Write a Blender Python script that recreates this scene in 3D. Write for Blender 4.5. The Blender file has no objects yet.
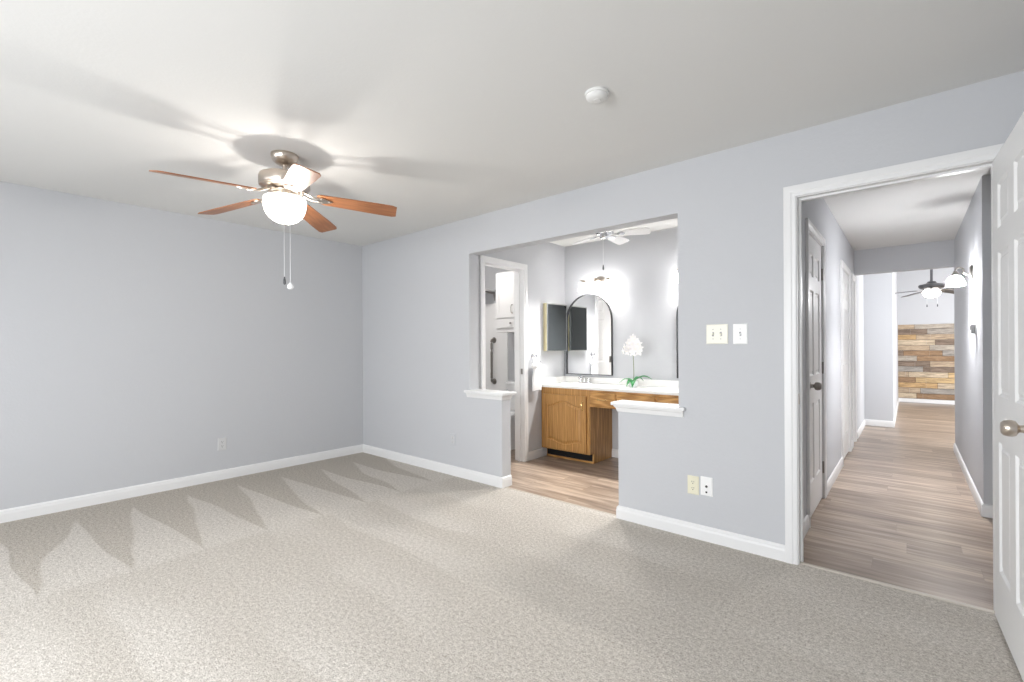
import bpy, bmesh, math, random
from mathutils import Vector, Matrix
from mathutils.geometry import tessellate_polygon

random.seed(7)
PI = math.pi
SC = bpy.context.scene
COL = SC.collection

# ------------------------------------------------------------------ camera
F_PX, HORIZON, YAW, CAM_Z, ROLL = 463.5, 347.2, 0.7085, 1.232, -0.0058
cd = bpy.data.cameras.new('camera')
cam = bpy.data.objects.new('camera', cd)
COL.objects.link(cam)
cd.sensor_fit = 'HORIZONTAL'
cd.sensor_width = 36
cd.lens = F_PX / 1024 * 36
cd.shift_y = (HORIZON - 341) / 1024
cd.clip_start = 0.02
_F = Vector((-math.sin(YAW), math.cos(YAW), 0))
_R = Vector((math.cos(YAW), math.sin(YAW), 0))
_U = Vector((0, 0, 1))
_r = math.cos(ROLL) * _R + math.sin(ROLL) * _U
_u = -math.sin(ROLL) * _R + math.cos(ROLL) * _U
cam.matrix_world = Matrix(((_r.x, _u.x, -_F.x, 0), (_r.y, _u.y, -_F.y, 0), (_r.z, _u.z, -_F.z, CAM_Z), (0, 0, 0, 1)))
SC.camera = cam

# ------------------------------------------------------------------ light and exposure
SC.view_settings.view_transform = 'Standard'
SC.view_settings.look = 'None'
SC.view_settings.exposure = 0.18
SC.view_settings.gamma = 1.0
SC.view_settings.use_curve_mapping = False
SC.cycles.use_denoising = True
SC.cycles.max_bounces = 10
SC.cycles.diffuse_bounces = 6
SC.cycles.sample_clamp_indirect = 6.0
W = bpy.data.worlds.new('world')
SC.world = W
W.use_nodes = True
W.node_tree.nodes['Background'].inputs[0].default_value = (0.85, 0.92, 1.0, 1)
W.node_tree.nodes['Background'].inputs[1].default_value = 1.0

FAN_BULB_E = 640.0      # bulbs inside the glass
VANITY_BULB_E = 110.0
VANITY_GLASS_E = 12.0
VANITY_BEAM_W = 36.0     # light leaving the open mouth of each shade
SCONCE_BULB_E = 4200.0
GLASS_E = 3.0            # glow of the frosted glass itself
LIVING_FAN_E = 20.0
TOILET_FILL_E = 48.0


def area_light(name, loc, direction, sx, sy, power, color=(1, 1, 1)):
    l = bpy.data.lights.new(name, 'AREA')
    l.shape = 'RECTANGLE'
    l.size, l.size_y, l.energy, l.color = sx, sy, power, color
    o = bpy.data.objects.new(name, l)
    o.location = loc
    o.rotation_euler = Vector(direction).to_track_quat('-Z', 'Y').to_euler()
    COL.objects.link(o)
    return o


# added fill lights: at invented rear windows and unseen in the living room
area_light('rear_fill', (-1.25, -1.55, 1.45), (0, 1, -0.65), 1.8, 1.3, 100, (0.93, 0.96, 1.0))
area_light('rear_fill', (-3.35, -1.55, 1.45), (0, 1, -0.55), 1.8, 1.3, 32, (0.93, 0.96, 1.0))
area_light('living_fill', (3.1, 10.6, 1.5), (-1, 0, 0), 3.0, 1.7, 110, (0.95, 0.97, 1.0))
area_light('living_fill', (1.75, 7.52, 1.5), (0, 1, 0), 1.6, 1.4, 100, (0.95, 0.97, 1.0))  # unseen fill, added to brighten the wall stepping out past the hallway

# ------------------------------------------------------------------ measures of the rooms
XL, YR, H = -4.927, 3.0246, 2.44
WT = 0.115
YB = YR + WT                 # far face of the wall with the openings
Y0 = -1.6                    # rear wall behind the camera
XS = 0.95                    # side wall right of the camera
VX, VY = -3.15, 4.66         # vanity area: left wall, back wall
VE = -1.13                   # vanity area: right end
HL, HR = -0.53, 0.40         # hallway walls
HEND = 7.35
AY = 13.136                  # accent wall


# ------------------------------------------------------------------ materials
def mat(name, base=(0.8, 0.8, 0.8), rough=0.5, metal=0.0, emit=None, estr=0.0, spec=0.5, bump=None, coat=0.0):
    m = bpy.data.materials.new(name)
    m.use_nodes = True
    nt = m.node_tree
    b = nt.nodes['Principled BSDF']
    b.inputs['Base Color'].default_value = (*base, 1)
    b.inputs['Roughness'].default_value = rough
    b.inputs['Metallic'].default_value = metal
    b.inputs['Specular IOR Level'].default_value = spec
    b.inputs['Coat Weight'].default_value = coat
    if emit:
        b.inputs['Emission Color'].default_value = (*emit, 1)
        b.inputs['Emission Strength'].default_value = estr
    if bump:
        sc, st, dist = bump
        tc = nt.nodes.new('ShaderNodeTexCoord')
        n = nt.nodes.new('ShaderNodeTexNoise')
        n.inputs['Scale'].default_value = sc
        n.inputs['Detail'].default_value = 3
        bp = nt.nodes.new('ShaderNodeBump')
        bp.inputs['Strength'].default_value = st
        bp.inputs['Distance'].default_value = dist
        nt.links.new(tc.outputs['Object'], n.inputs['Vector'])
        nt.links.new(n.outputs['Fac'], bp.inputs['Height'])
        nt.links.new(bp.outputs[0], b.inputs['Normal'])
    return m


class NT:
    """small helper to write node maths"""
    def __init__(self, m):
        self.nt = m.node_tree
        self.b = self.nt.nodes['Principled BSDF']

    def n(self, t, **kw):
        x = self.nt.nodes.new(t)
        for k, v in kw.items():
            setattr(x, k, v)
        return x

    def link(self, a, b):
        self.nt.links.new(a, b)

    def m(self, op, a, b=0.0, c=0.0, clamp=False):
        x = self.n('ShaderNodeMath', operation=op, use_clamp=clamp)
        for i, v in enumerate((a, b, c)):
            if isinstance(v, (int, float)):
                x.inputs[i].default_value = v
            else:
                self.link(v, x.inputs[i])
        return x.outputs[0]

    def smooth(self, v, lo, hi):
        x = self.n('ShaderNodeMapRange', interpolation_type='SMOOTHSTEP')
        x.inputs[1].default_value, x.inputs[2].default_value = lo, hi
        self.link(v, x.inputs[0])
        return x.outputs[0]

    def mix(self, f, a, b, blend='MIX'):
        x = self.n('ShaderNodeMix', data_type='RGBA', blend_type=blend)
        for i, v in ((0, f), (6, a), (7, b)):
            if isinstance(v, (int, float)):
                x.inputs[i].default_value = v
            elif isinstance(v, tuple):
                x.inputs[i].default_value = (*v, 1)
            else:
                self.link(v, x.inputs[i])
        return x.outputs[2]

    def noise(self, vec, scale, detail=2.0, rough=0.5):
        x = self.n('ShaderNodeTexNoise')
        x.inputs['Scale'].default_value = scale
        x.inputs['Detail'].default_value = detail
        x.inputs['Roughness'].default_value = rough
        self.link(vec, x.inputs['Vector'])
        return x.outputs['Fac']

    def scaled(self, vec, s):
        x = self.n('ShaderNodeMapping')
        x.inputs['Scale'].default_value = s
        self.link(vec, x.inputs['Vector'])
        return x.outputs[0]

    def bump(self, h, strength, dist):
        x = self.n('ShaderNodeBump')
        x.inputs['Strength'].default_value = strength
        x.inputs['Distance'].default_value = dist
        self.link(h, x.inputs['Height'])
        self.link(x.outputs[0], self.b.inputs['Normal'])


def carpet_material():
    m = mat('carpet', rough=0.95, spec=0.1)
    t = NT(m)
    p = t.n('ShaderNodeTexCoord').outputs['Object']
    s = t.n('ShaderNodeSeparateXYZ')
    t.link(p, s.inputs[0])
    x, y = s.outputs[0], s.outputs[1]
    wob = t.m('SUBTRACT', t.noise(p, 1.6, 0), 0.5)
    d = t.m('ADD', t.m('ADD', x, 4.927), t.m('MULTIPLY', wob, 0.25))         # distance from the left wall
    # nap left by the vacuum: dark wedges reaching out from the left wall
    q = t.m('FRACT', t.m('ADD', t.m('DIVIDE', t.m('SUBTRACT', y, 0.47), 0.365), t.m('MULTIPLY', wob, 0.35)))
    saw = t.m('MINIMUM', t.m('DIVIDE', q, 0.27), t.m('DIVIDE', t.m('SUBTRACT', 1.0, q), 0.73))
    edge = t.m('ADD', t.m('MULTIPLY', saw, 1.30), 0.30)
    dark = t.m('SUBTRACT', 1.0, t.smooth(t.m('SUBTRACT', d, edge), -0.05, 0.07))
    lim = t.m('ADD', 1.62, t.m('MULTIPLY', wob, 0.2))
    band = t.m('SUBTRACT', 1.0, t.smooth(t.m('SUBTRACT', d, lim), -0.02, 0.05))
    light = t.m('MULTIPLY', band, t.m('SUBTRACT', 1.0, dark))
    # long strokes across the middle of the room
    fr = t.m('FRACT', t.m('ADD', t.m('DIVIDE', y, 0.42), t.m('MULTIPLY', wob, 0.5)))
    st = t.m('MULTIPLY', t.smooth(fr, 0.0, 0.12), t.m('SUBTRACT', 1.0, t.smooth(fr, 0.3, 0.85)))
    big = t.smooth(t.noise(p, 0.9, 2), 0.35, 0.7)
    mid = t.m('MULTIPLY', t.m('MULTIPLY', st, 0.42), big)
    tone = t.m('ADD', t.m('MULTIPLY', light, 0.75), t.m('MULTIPLY', t.m('SUBTRACT', 1.0, band), t.m('ADD', 0.42, mid)))
    base = t.mix(tone, CARPET_D, CARPET_L)
    # pile grain
    g = t.noise(p, 150, 3, 0.7)
    g2 = t.noise(p, 55, 2, 0.6)
    grain = t.m('ADD', t.m('MULTIPLY', g, 0.65), t.m('MULTIPLY', g2, 0.35))
    v = t.smooth(grain, 0.30, 0.70)
    col = t.mix(v, t.mix(1.0, base, (0.56, 0.54, 0.51), 'MULTIPLY'), t.mix(1.0, base, (1.30, 1.30, 1.31), 'MULTIPLY'))
    t.link(col, t.b.inputs['Base Color'])
    t.bump(grain, 0.9, 0.012)
    return m


def plank_material(name, c1, c2, c3, axis=0, rough=0.30):
    """vinyl planks lying along x"""
    m = mat(name, rough=rough, spec=0.45)
    t = NT(m)
    p = t.n('ShaderNodeTexCoord').outputs['Object']
    s = t.n('ShaderNodeSeparateXYZ')
    t.link(p, s.inputs[0])
    ry = t.m('DIVIDE', s.outputs[1], 0.18)
    row = t.m('FLOOR', ry)
    wn = t.n('ShaderNodeTexWhiteNoise', noise_dimensions='1D')
    t.link(row, wn.inputs['W'])
    xs = t.m('DIVIDE', t.m('ADD', s.outputs[0], t.m('MULTIPLY', wn.outputs['Value'], 7.0)), 1.22)
    cv = t.n('ShaderNodeCombineXYZ')
    t.link(row, cv.inputs[0])
    t.link(t.m('FLOOR', xs), cv.inputs[1])
    wn2 = t.n('ShaderNodeTexWhiteNoise', noise_dimensions='2D')
    t.link(cv.outputs[0], wn2.inputs['Vector'])
    # each plank shows its own stretch of grain
    sh = t.n('ShaderNodeVectorMath', operation='ADD')
    t.link(p, sh.inputs[0])
    cv2 = t.n('ShaderNodeCombineXYZ')
    t.link(t.m('MULTIPLY', wn2.outputs['Value'], 9.0), cv2.inputs[0])
    t.link(t.m('MULTIPLY', wn2.outputs['Value'], 3.0), cv2.inputs[2])
    t.link(cv2.outputs[0], sh.inputs[1])
    g = t.noise(t.scaled(sh.outputs[0], (0.8, 9, 1)), 2.2, 4, 0.6)
    g2 = t.noise(t.scaled(sh.outputs[0], (1.5, 50, 1)), 2.0, 3, 0.6)
    f = t.m('ADD', t.m('ADD', t.m('MULTIPLY', wn2.outputs['Value'], 0.14), t.m('MULTIPLY', g, 0.80)), t.m('MULTIPLY', g2, 0.26))
    rp = t.n('ShaderNodeValToRGB')
    rp.color_ramp.elements[0].position = 0.42
    rp.color_ramp.elements[0].color = (*c1, 1)
    rp.color_ramp.elements[1].position = 0.80
    rp.color_ramp.elements[1].color = (*c3, 1)
    e = rp.color_ramp.elements.new(0.60)
    e.color = (*c2, 1)
    t.link(f, rp.inputs[0])
    seam = t.m('MAXIMUM', t.m('LESS_THAN', t.m('FRACT', ry), 0.010), t.m('LESS_THAN', t.m('FRACT', xs), 0.002))
    col = t.mix(t.m('MULTIPLY', seam, 0.45), rp.outputs[0], c1)
    t.link(col, t.b.inputs['Base Color'])
    t.bump(g2, 0.10, 0.002)
    return m


def wood_material(name, c1, c2, scale=(1, 1, 1), rough=0.4, k=3.0):
    m = mat(name, rough=rough, spec=0.5)
    t = NT(m)
    p = t.n('ShaderNodeTexCoord').outputs['Object']
    g = t.noise(t.scaled(p, scale), k, 5, 0.6)
    w = t.n('ShaderNodeTexWave', wave_type='BANDS', bands_direction='X')
    w.inputs['Scale'].default_value = 1.2
    w.inputs['Distortion'].default_value = 9
    w.inputs['Detail'].default_value = 3
    t.link(t.scaled(p, tuple(s * 0.8 for s in scale)), w.inputs['Vector'])
    f = t.m('ADD', t.m('MULTIPLY', g, 0.7), t.m('MULTIPLY', w.outputs['Fac'], 0.35))
    col = t.mix(t.smooth(f, 0.3, 0.8), c1, c2)
    t.link(col, t.b.inputs['Base Color'])
    return m


def accent_material():
    """reclaimed boards of mixed colour in rows"""
    m = mat('reclaimed_boards', rough=0.75, spec=0.2)
    t = NT(m)
    p = t.n('ShaderNodeTexCoord').outputs['Object']
    s = t.n('ShaderNodeSeparateXYZ')
    t.link(p, s.inputs[0])
    zz = t.m('DIVIDE', t.m('SUBTRACT', s.outputs[2], 0.085), 0.114)
    row = t.m('FLOOR', zz)
    wn = t.n('ShaderNodeTexWhiteNoise', noise_dimensions='1D')
    t.link(row, wn.inputs['W'])
    xs = t.m('DIVIDE', t.m('ADD', s.outputs[0], t.m('MULTIPLY', wn.outputs['Value'], 3.0)), 0.62)
    cell = t.m('FLOOR', xs)
    wn2 = t.n('ShaderNodeTexWhiteNoise', noise_dimensions='2D')
    cv = t.n('ShaderNodeCombineXYZ')
    t.link(row, cv.inputs[0])
    t.link(cell, cv.inputs[1])
    t.link(cv.outputs[0], wn2.inputs['Vector'])
    rp = t.n('ShaderNodeValToRGB')
    rp.color_ramp.interpolation = 'CONSTANT'
    cols = [(0.42, 0.33, 0.24), (0.36, 0.33, 0.295), (0.47, 0.32, 0.17), (0.40, 0.36, 0.31), (0.30, 0.20, 0.125),
            (0.52, 0.43, 0.32), (0.33, 0.31, 0.285), (0.53, 0.39, 0.22), (0.22, 0.17, 0.135), (0.43, 0.34, 0.25)]
    el = rp.color_ramp.elements
    el[0].position, el[0].color = 0.0, (*cols[0], 1)
    el[1].position, el[1].color = 0.9, (*cols[-1], 1)
    for i in range(1, len(cols) - 1):
        e = el.new(i / 10)
        e.color = (*cols[i], 1)
    t.link(wn2.outputs['Value'], rp.inputs[0])
    g = t.smooth(t.noise(t.scaled(p, (1.5, 1, 22)), 4, 5, 0.7), 0.3, 0.7)
    col = t.mix(1.0, rp.outputs[0], t.mix(g, (0.55, 0.53, 0.52), (1.40, 1.38, 1.34)), 'MULTIPLY')
    fz = t.m('FRACT', zz)
    fx = t.m('FRACT', xs)
    gap = t.m('MAXIMUM', t.m('LESS_THAN', fz, 0.05), t.m('LESS_THAN', fx, 0.008))
    col = t.mix(gap, col, (0.10, 0.07, 0.05))
    t.link(col, t.b.inputs['Base Color'])
    return m


CARPET_D = (0.505, 0.468, 0.415)
CARPET_L = (0.665, 0.632, 0.585)
M = {}
M['wall'] = mat('wall_paint', (0.535, 0.543, 0.562), 0.75, spec=0.25, bump=(55, 0.25, 0.004))
M['ceiling'] = mat('ceiling_paint', (0.71, 0.708, 0.693), 0.9, spec=0.1, bump=(70, 0.14, 0.004))
M['trim'] = mat('white_trim', (0.77, 0.77, 0.768), 0.35, spec=0.4)
M['door'] = mat('white_door', (0.82, 0.82, 0.815), 0.38, spec=0.4)
M['carpet'] = carpet_material()
M['vinyl'] = plank_material('vinyl_planks', (0.165, 0.120, 0.090), (0.300, 0.226, 0.172), (0.54, 0.435, 0.345))
M['nickel'] = mat('brushed_nickel', (0.60, 0.53, 0.46), 0.28, metal=1.0)
M['dark_nickel'] = mat('dark_nickel', (0.30, 0.28, 0.26), 0.3, metal=1.0)
M['chrome'] = mat('chrome', (0.75, 0.76, 0.78), 0.12, metal=1.0)
M['brass'] = mat('polished_brass', (0.85, 0.66, 0.33), 0.2, metal=1.0)
M['gold'] = mat('gold_edge', (0.80, 0.72, 0.46), 0.3, metal=0.7)
M['steel_edge'] = mat('steel_edge', (0.33, 0.33, 0.32), 0.3, metal=0.9)
M['blade'] = wood_material('blade_wood', (0.27, 0.105, 0.042), (0.36, 0.150, 0.062), (1.2, 34, 1), 0.38)
M['oak'] = wood_material('golden_oak', (0.33, 0.160, 0.042), (0.60, 0.335, 0.115), (22, 22, 1.3), 0.36)
M['oak_flat'] = wood_material('golden_oak_crossgrain', (0.34, 0.165, 0.042), (0.60, 0.330, 0.112), (1.3, 22, 22), 0.36)
M['counter'] = mat('cultured_marble', (0.86, 0.855, 0.83), 0.18, spec=0.5)
M['black'] = mat('black_metal', (0.015, 0.015, 0.017), 0.5)
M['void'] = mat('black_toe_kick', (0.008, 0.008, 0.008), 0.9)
M['mirror'] = mat('mirror_glass', (0.93, 0.94, 0.95), 0.01, metal=1.0)
M['mirror_darkened'] = mat('darkened_mirror', (0.24, 0.255, 0.25), 0.03, metal=1.0)  # dark tint stands in for the dim surroundings the mirror reflects
M['ivory'] = mat('ivory_plastic', (0.82, 0.80, 0.70), 0.35)
M['almond'] = mat('almond_plastic', (0.76, 0.73, 0.57), 0.35)
M['white_plastic'] = mat('white_plastic', (0.85, 0.85, 0.84), 0.35)
M['wall_plate'] = mat('painted_plate', (0.60, 0.60, 0.60), 0.4)
M['slot'] = mat('dark_slot', (0.03, 0.028, 0.025), 0.6)
M['greyplastic'] = mat('grey_plastic', (0.30, 0.30, 0.30), 0.4)
M['porcelain'] = mat('porcelain', (0.86, 0.87, 0.88), 0.12, spec=0.6)
M['tile'] = mat('white_surround', (0.84, 0.84, 0.84), 0.25)
M['towel'] = mat('white_towel', (0.88, 0.88, 0.88), 0.95, spec=0.05, bump=(260, 0.6, 0.004))
M['leaf'] = mat('orchid_leaf', (0.030, 0.23, 0.065), 0.4)
M['leaf_pale'] = mat('orchid_leaf_pale', (0.15, 0.36, 0.17), 0.4)
M['stem'] = mat('orchid_stem', (0.20, 0.24, 0.14), 0.5)
M['petal'] = mat('orchid_petal', (0.90, 0.88, 0.88), 0.5)
M['petal_heart'] = mat('orchid_heart', (0.90, 0.87, 0.80), 0.5)
M['fan_white'] = mat('fan_white', (0.86, 0.86, 0.86), 0.35)


def glass_shade(name, color, glow, through):
    """thin frosted glass: some light passes straight, some is scattered, and it glows"""
    m = mat(name, (0.92, 0.92, 0.92), 0.4, emit=color, estr=glow)
    nt = m.node_tree
    tr = nt.nodes.new('ShaderNodeBsdfTransparent')
    mx = nt.nodes.new('ShaderNodeMixShader')
    mx.inputs[0].default_value = through
    nt.links.new(nt.nodes['Principled BSDF'].outputs[0], mx.inputs[1])
    nt.links.new(tr.outputs[0], mx.inputs[2])
    nt.links.new(mx.outputs[0], nt.nodes['Material Output'].inputs[0])
    return m


M['bowl'] = glass_shade('frosted_bowl', (1.0, 0.94, 0.84), GLASS_E, 0.70)
M['shade'] = glass_shade('frosted_shade', (1.0, 0.98, 0.96), VANITY_GLASS_E, 0.10)
M['shade_hall'] = glass_shade('frosted_shade_hall', (1.0, 0.97, 0.92), GLASS_E, 0.45)
M['fan_bulb'] = mat('fan_bulb', (0.9, 0.9, 0.9), 0.4, emit=(1.0, 0.95, 0.89), estr=FAN_BULB_E)
M['vanity_bulb'] = mat('vanity_bulb', (0.9, 0.9, 0.9), 0.4, emit=(1.0, 0.97, 0.94), estr=VANITY_BULB_E)
M['hall_bulb'] = mat('hall_bulb', (0.9, 0.9, 0.9), 0.4, emit=(0.98, 0.98, 1.0), estr=SCONCE_BULB_E)
M['bowl_far'] = mat('frosted_bowl_far', (0.9, 0.9, 0.88), 0.4, emit=(1.0, 0.95, 0.86), estr=LIVING_FAN_E)
M['fill_lamp_glass'] = mat('frosted_fill_glass', (0.9, 0.9, 0.9), 0.4, emit=(1.0, 0.96, 0.92), estr=TOILET_FILL_E)  # glow of the lamp added to brighten the toilet room
M['crystal'] = mat('crystal_fob', (0.92, 0.93, 0.95), 0.08, spec=0.8)
M['chain'] = mat('chain_metal', (0.80, 0.80, 0.80), 0.3, metal=0.6)
M['accent'] = accent_material()
M['gunmetal'] = mat('gunmetal', (0.10, 0.10, 0.105), 0.35, metal=0.7)
M['strip'] = mat('transition_strip', (0.50, 0.45, 0.39), 0.5)


# ------------------------------------------------------------------ mesh helpers
def box(bm, x0, x1, y0, y1, z0, z1, bev=0.0):
    r = bmesh.ops.create_cube(bm, size=1.0)
    vs = r['verts']
    bmesh.ops.scale(bm, vec=(x1 - x0, y1 - y0, z1 - z0), verts=vs)
    bmesh.ops.translate(bm, vec=((x0 + x1) / 2, (y0 + y1) / 2, (z0 + z1) / 2), verts=vs)
    if bev:
        es = list({e for v in vs for e in v.link_edges})
        bmesh.ops.bevel(bm, geom=es, offset=bev, segments=2, affect='EDGES', profile=0.5)


def ring_faces(bm, a, b, closed=True):
    n = len(a)
    for i in range(n if closed else n - 1):
        j = (i + 1) % n
        try:
            bm.faces.new((a[i], a[j], b[j], b[i]))
        except ValueError:
            pass


def lathe(bm, prof, seg=32, mtx=None, sx=1.0, sy=1.0):
    """profile of (radius, z) turned about z"""
    rings = []
    for r, z in prof:
        if r < 1e-6:
            v = Vector((0, 0, z))
            rings.append([bm.verts.new(mtx @ v if mtx else v)])
        else:
            ring = []
            for k in range(seg):
                a = 2 * PI * k / seg
                v = Vector((sx * r * math.cos(a), sy * r * math.sin(a), z))
                ring.append(bm.verts.new(mtx @ v if mtx else v))
            rings.append(ring)
    for a, b in zip(rings, rings[1:]):
        if len(a) == 1 and len(b) == 1:
            continue
        if len(a) == 1:
            for k in range(seg):
                bm.faces.new((a[0], b[k], b[(k + 1) % seg]))
        elif len(b) == 1:
            for k in range(seg):
                bm.faces.new((a[k], a[(k + 1) % seg], b[0]))
        else:
            ring_faces(bm, a, b)
    if len(rings[0]) > 1:
        bm.faces.new(rings[0])
    if len(rings[-1]) > 1:
        bm.faces.new(rings[-1])


def tube(bm, pts, r, seg=10, radii=None):
    pts = [Vector(p) for p in pts]
    rings = []
    ref = Vector((0, 0, 1))
    if abs((pts[1] - pts[0]).normalized().dot(ref)) > 0.95:
        ref = Vector((1, 0, 0))
    for i, p in enumerate(pts):
        t = (pts[min(i + 1, len(pts) - 1)] - pts[max(i - 1, 0)]).normalized()
        u = t.cross(ref)
        if u.length < 1e-4:
            u = t.orthogonal()
        u.normalize()
        v = t.cross(u)
        ref = -v if False else ref
        rr = radii[i] if radii else r
        rings.append([bm.verts.new(p + rr * (math.cos(2 * PI * k / seg) * u + math.sin(2 * PI * k / seg) * v)) for k in range(seg)])
    for a, b in zip(rings, rings[1:]):
        ring_faces(bm, a, b)
    bm.faces.new(rings[0])
    bm.faces.new(rings[-1])


def spline(pts, n=8):
    """Catmull-Rom through the points"""
    P = [Vector(p) for p in pts]
    P = [2 * P[0] - P[1]] + P + [2 * P[-1] - P[-2]]
    out = []
    for i in range(1, len(P) - 2):
        for k in range(n):
            t = k / n
            a, b, c, d = P[i - 1], P[i], P[i + 1], P[i + 2]
            out.append(0.5 * ((2 * b) + (c - a) * t + (2 * a - 5 * b + 4 * c - d) * t * t + (3 * b - a - 3 * c + d) * t ** 3))
    out.append(P[-2])
    return out


def prism(bm, loops, w0, w1, f):
    """polygon with holes in (a, b), extruded from w0 to w1; f maps (a, b, w) to a point"""
    pts = [p for L in loops for p in L]
    tris = tessellate_polygon([[Vector((p[0], p[1], 0)) for p in L] for L in loops])
    lo = [bm.verts.new(f(p[0], p[1], w0)) for p in pts]
    hi = [bm.verts.new(f(p[0], p[1], w1)) for p in pts]
    for t in tris:
        bm.faces.new([lo[i] for i in t])
        bm.faces.new([hi[i] for i in reversed(t)])
    k = 0
    for L in loops:
        n = len(L)
        ring_faces(bm, lo[k:k + n], hi[k:k + n])
        k += n


def xz(a, b, w): return Vector((a, w, b))
def yz(a, b, w): return Vector((w, a, b))
def xy(a, b, w): return Vector((a, b, w))


def sweep(bm, path, prof, f, closed=False):
    """mitred moulding: path in a plane, profile of (offset to the left of the path, height above the plane)"""
    P = [Vector(p) for p in path]
    n = len(P)
    rings = []
    for i in range(n):
        d0 = (P[i] - P[i - 1]).normalized() if (i > 0 or closed) else None
        d1 = (P[(i + 1) % n] - P[i]).normalized() if (i < n - 1 or closed) else None
        n0 = Vector((-d0.y, d0.x)) if d0 else None
        n1 = Vector((-d1.y, d1.x)) if d1 else None
        if n0 and n1:
            m = (n0 + n1)
            m = m / max(m.dot(n0), 0.2)
        else:
            m = n0 or n1
        rings.append([bm.verts.new(f(P[i].x + m.x * o, P[i].y + m.y * o, w)) for o, w in prof])
    for a, b in zip(rings, rings[1:]):
        ring_faces(bm, a, b)
    if closed:
        ring_faces(bm, rings[-1], rings[0])
    else:
        bm.faces.new(rings[0])
        bm.faces.new(rings[-1])


def loft(bm, rings, cap0=True, cap1=True):
    R = [[bm.verts.new(p) for p in r] for r in rings]
    for a, b in zip(R, R[1:]):
        ring_faces(bm, a, b)
    if cap0:
        bm.faces.new(R[0])
    if cap1:
        bm.faces.new(R[-1])


def ellipse(cx, cy, rx, ry, z, n=28, p=2.0):
    out = []
    for k in range(n):
        a = 2 * PI * k / n
        c, s = math.cos(a), math.sin(a)
        out.append(Vector((cx + rx * math.copysign(abs(c) ** (2 / p), c), cy + ry * math.copysign(abs(s) ** (2 / p), s), z)))
    return out


def B():
    return bmesh.new()


def obj(name, bm, m, parent=None, smooth=False, loc=None, angle=35, bevel=0.0):
    bmesh.ops.remove_doubles(bm, verts=bm.verts, dist=1e-6)
    bmesh.ops.recalc_face_normals(bm, faces=bm.faces)
    me = bpy.data.meshes.new(name)
    bm.to_mesh(me)
    bm.free()
    me.materials.append(M[m] if isinstance(m, str) else m)
    o = bpy.data.objects.new(name, me)
    COL.objects.link(o)
    if smooth:
        me.shade_smooth()
        me.set_sharp_from_angle(angle=math.radians(angle))
    if bevel:
        b = o.modifiers.new('bevel', 'BEVEL')
        b.width, b.segments, b.limit_method = bevel, 2, 'ANGLE'
    if parent:
        o.parent = parent
    if loc:
        o.location = loc
    return o


def struct(name, bm, m, **kw):
    o = obj(name, bm, m, **kw)
    if not kw.get('parent'):
        o['kind'] = 'structure'
    return o


def tag(o, label, cat, group=None, kind=None):
    o['label'] = label
    o['category'] = cat
    if group:
        o['group'] = group
    if kind:
        o['kind'] = kind
    return o


def thing(name, label, cat, loc=(0, 0, 0), rotz=0.0, group=None):
    o = bpy.data.objects.new(name, None)
    o.empty_display_size = 0.1
    COL.objects.link(o)
    o.location = loc
    o.rotation_euler = (0, 0, rotz)
    return tag(o, label, cat, group)


def dup(root, loc, label=None, rotz=None):
    r = root.copy()
    COL.objects.link(r)
    r.location = loc
    if rotz is not None:
        r.rotation_euler = (0, 0, rotz)
    if label:
        r['label'] = label
    for ch in list(root.children):
        c = ch.copy()
        COL.objects.link(c)
        c.parent = r
        for g in list(ch.children):
            d = g.copy()
            COL.objects.link(d)
            d.parent = c
    return r


# ================================================================== SHELL
def prism_obj(name, loops, w0, w1, f, m, **kw):
    bm = B()
    prism(bm, loops, w0, w1, f)
    return struct(name, bm, m, **kw)


def box_obj(name, x0, x1, y0, y1, z0, z1, m):
    bm = B()
    box(bm, x0, x1, y0, y1, z0, z1)
    return struct(name, bm, m)


def wstruct(o, label, cat):
    return tag(o, label, cat, kind='structure')


# floors
o = box_obj('floor', XL - 0.1, XS + 0.1, Y0 - 0.1, YR + 0.028, -0.06, 0.0, 'carpet')
wstruct(o, 'beige cut pile carpet with vacuum marks covering the bedroom floor', 'carpet')
bm = B()
prism(bm, [[(-5.0, YR + 0.028), (3.3, YR + 0.028), (3.3, AY + 0.1), (-5.0, AY + 0.1)]], -0.06, -0.002, xy)
o = struct('floor_planks', bm, 'vinyl')
wstruct(o, 'brown wood look vinyl plank floor of vanity area, hallway and living room', 'floor')
# ceilings
o = box_obj('ceiling', -5.1, 1.6, Y0 - 0.1, HEND + 0.06, H, H + 0.1, 'ceiling')
wstruct(o, 'flat off white ceiling over bedroom, vanity area and hallway', 'ceiling')
o = box_obj('ceiling_living', -0.75, 3.3, HEND + 0.06, AY + 0.1, 2.82, 2.92, 'ceiling')
wstruct(o, 'higher white ceiling of the far living room beyond the hallway header', 'ceiling')

# bedroom walls
o = box_obj('wall_left', XL - 0.12, XL, Y0 - 0.1, YB, 0, H, 'wall')
wstruct(o, 'plain pale grey wall at the left with one outlet', 'wall')
O_L, O_R, O_T, CAPZ = -3.113, -1.152, 2.107, 0.812
P_L, P_R = -2.713, -1.590
D_L, D_R, D_T = -0.475, 0.304, 2.066
JT = 0.018
o = prism_obj('wall_right', [[(XL, 0), (P_L, 0), (P_L, CAPZ), (O_L, CAPZ), (O_L, O_T), (O_R, O_T), (O_R, CAPZ), (P_R, CAPZ), (P_R, 0),
                              (D_L - JT, 0), (D_L - JT, D_T + JT), (D_R + JT, D_T + JT), (D_R + JT, 0), (1.6, 0), (1.6, H), (XL, H)]], YR, YB, xz, 'wall')
wstruct(o, 'pale grey wall with the open pass through to the vanity and the hallway doorway', 'wall')
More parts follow.
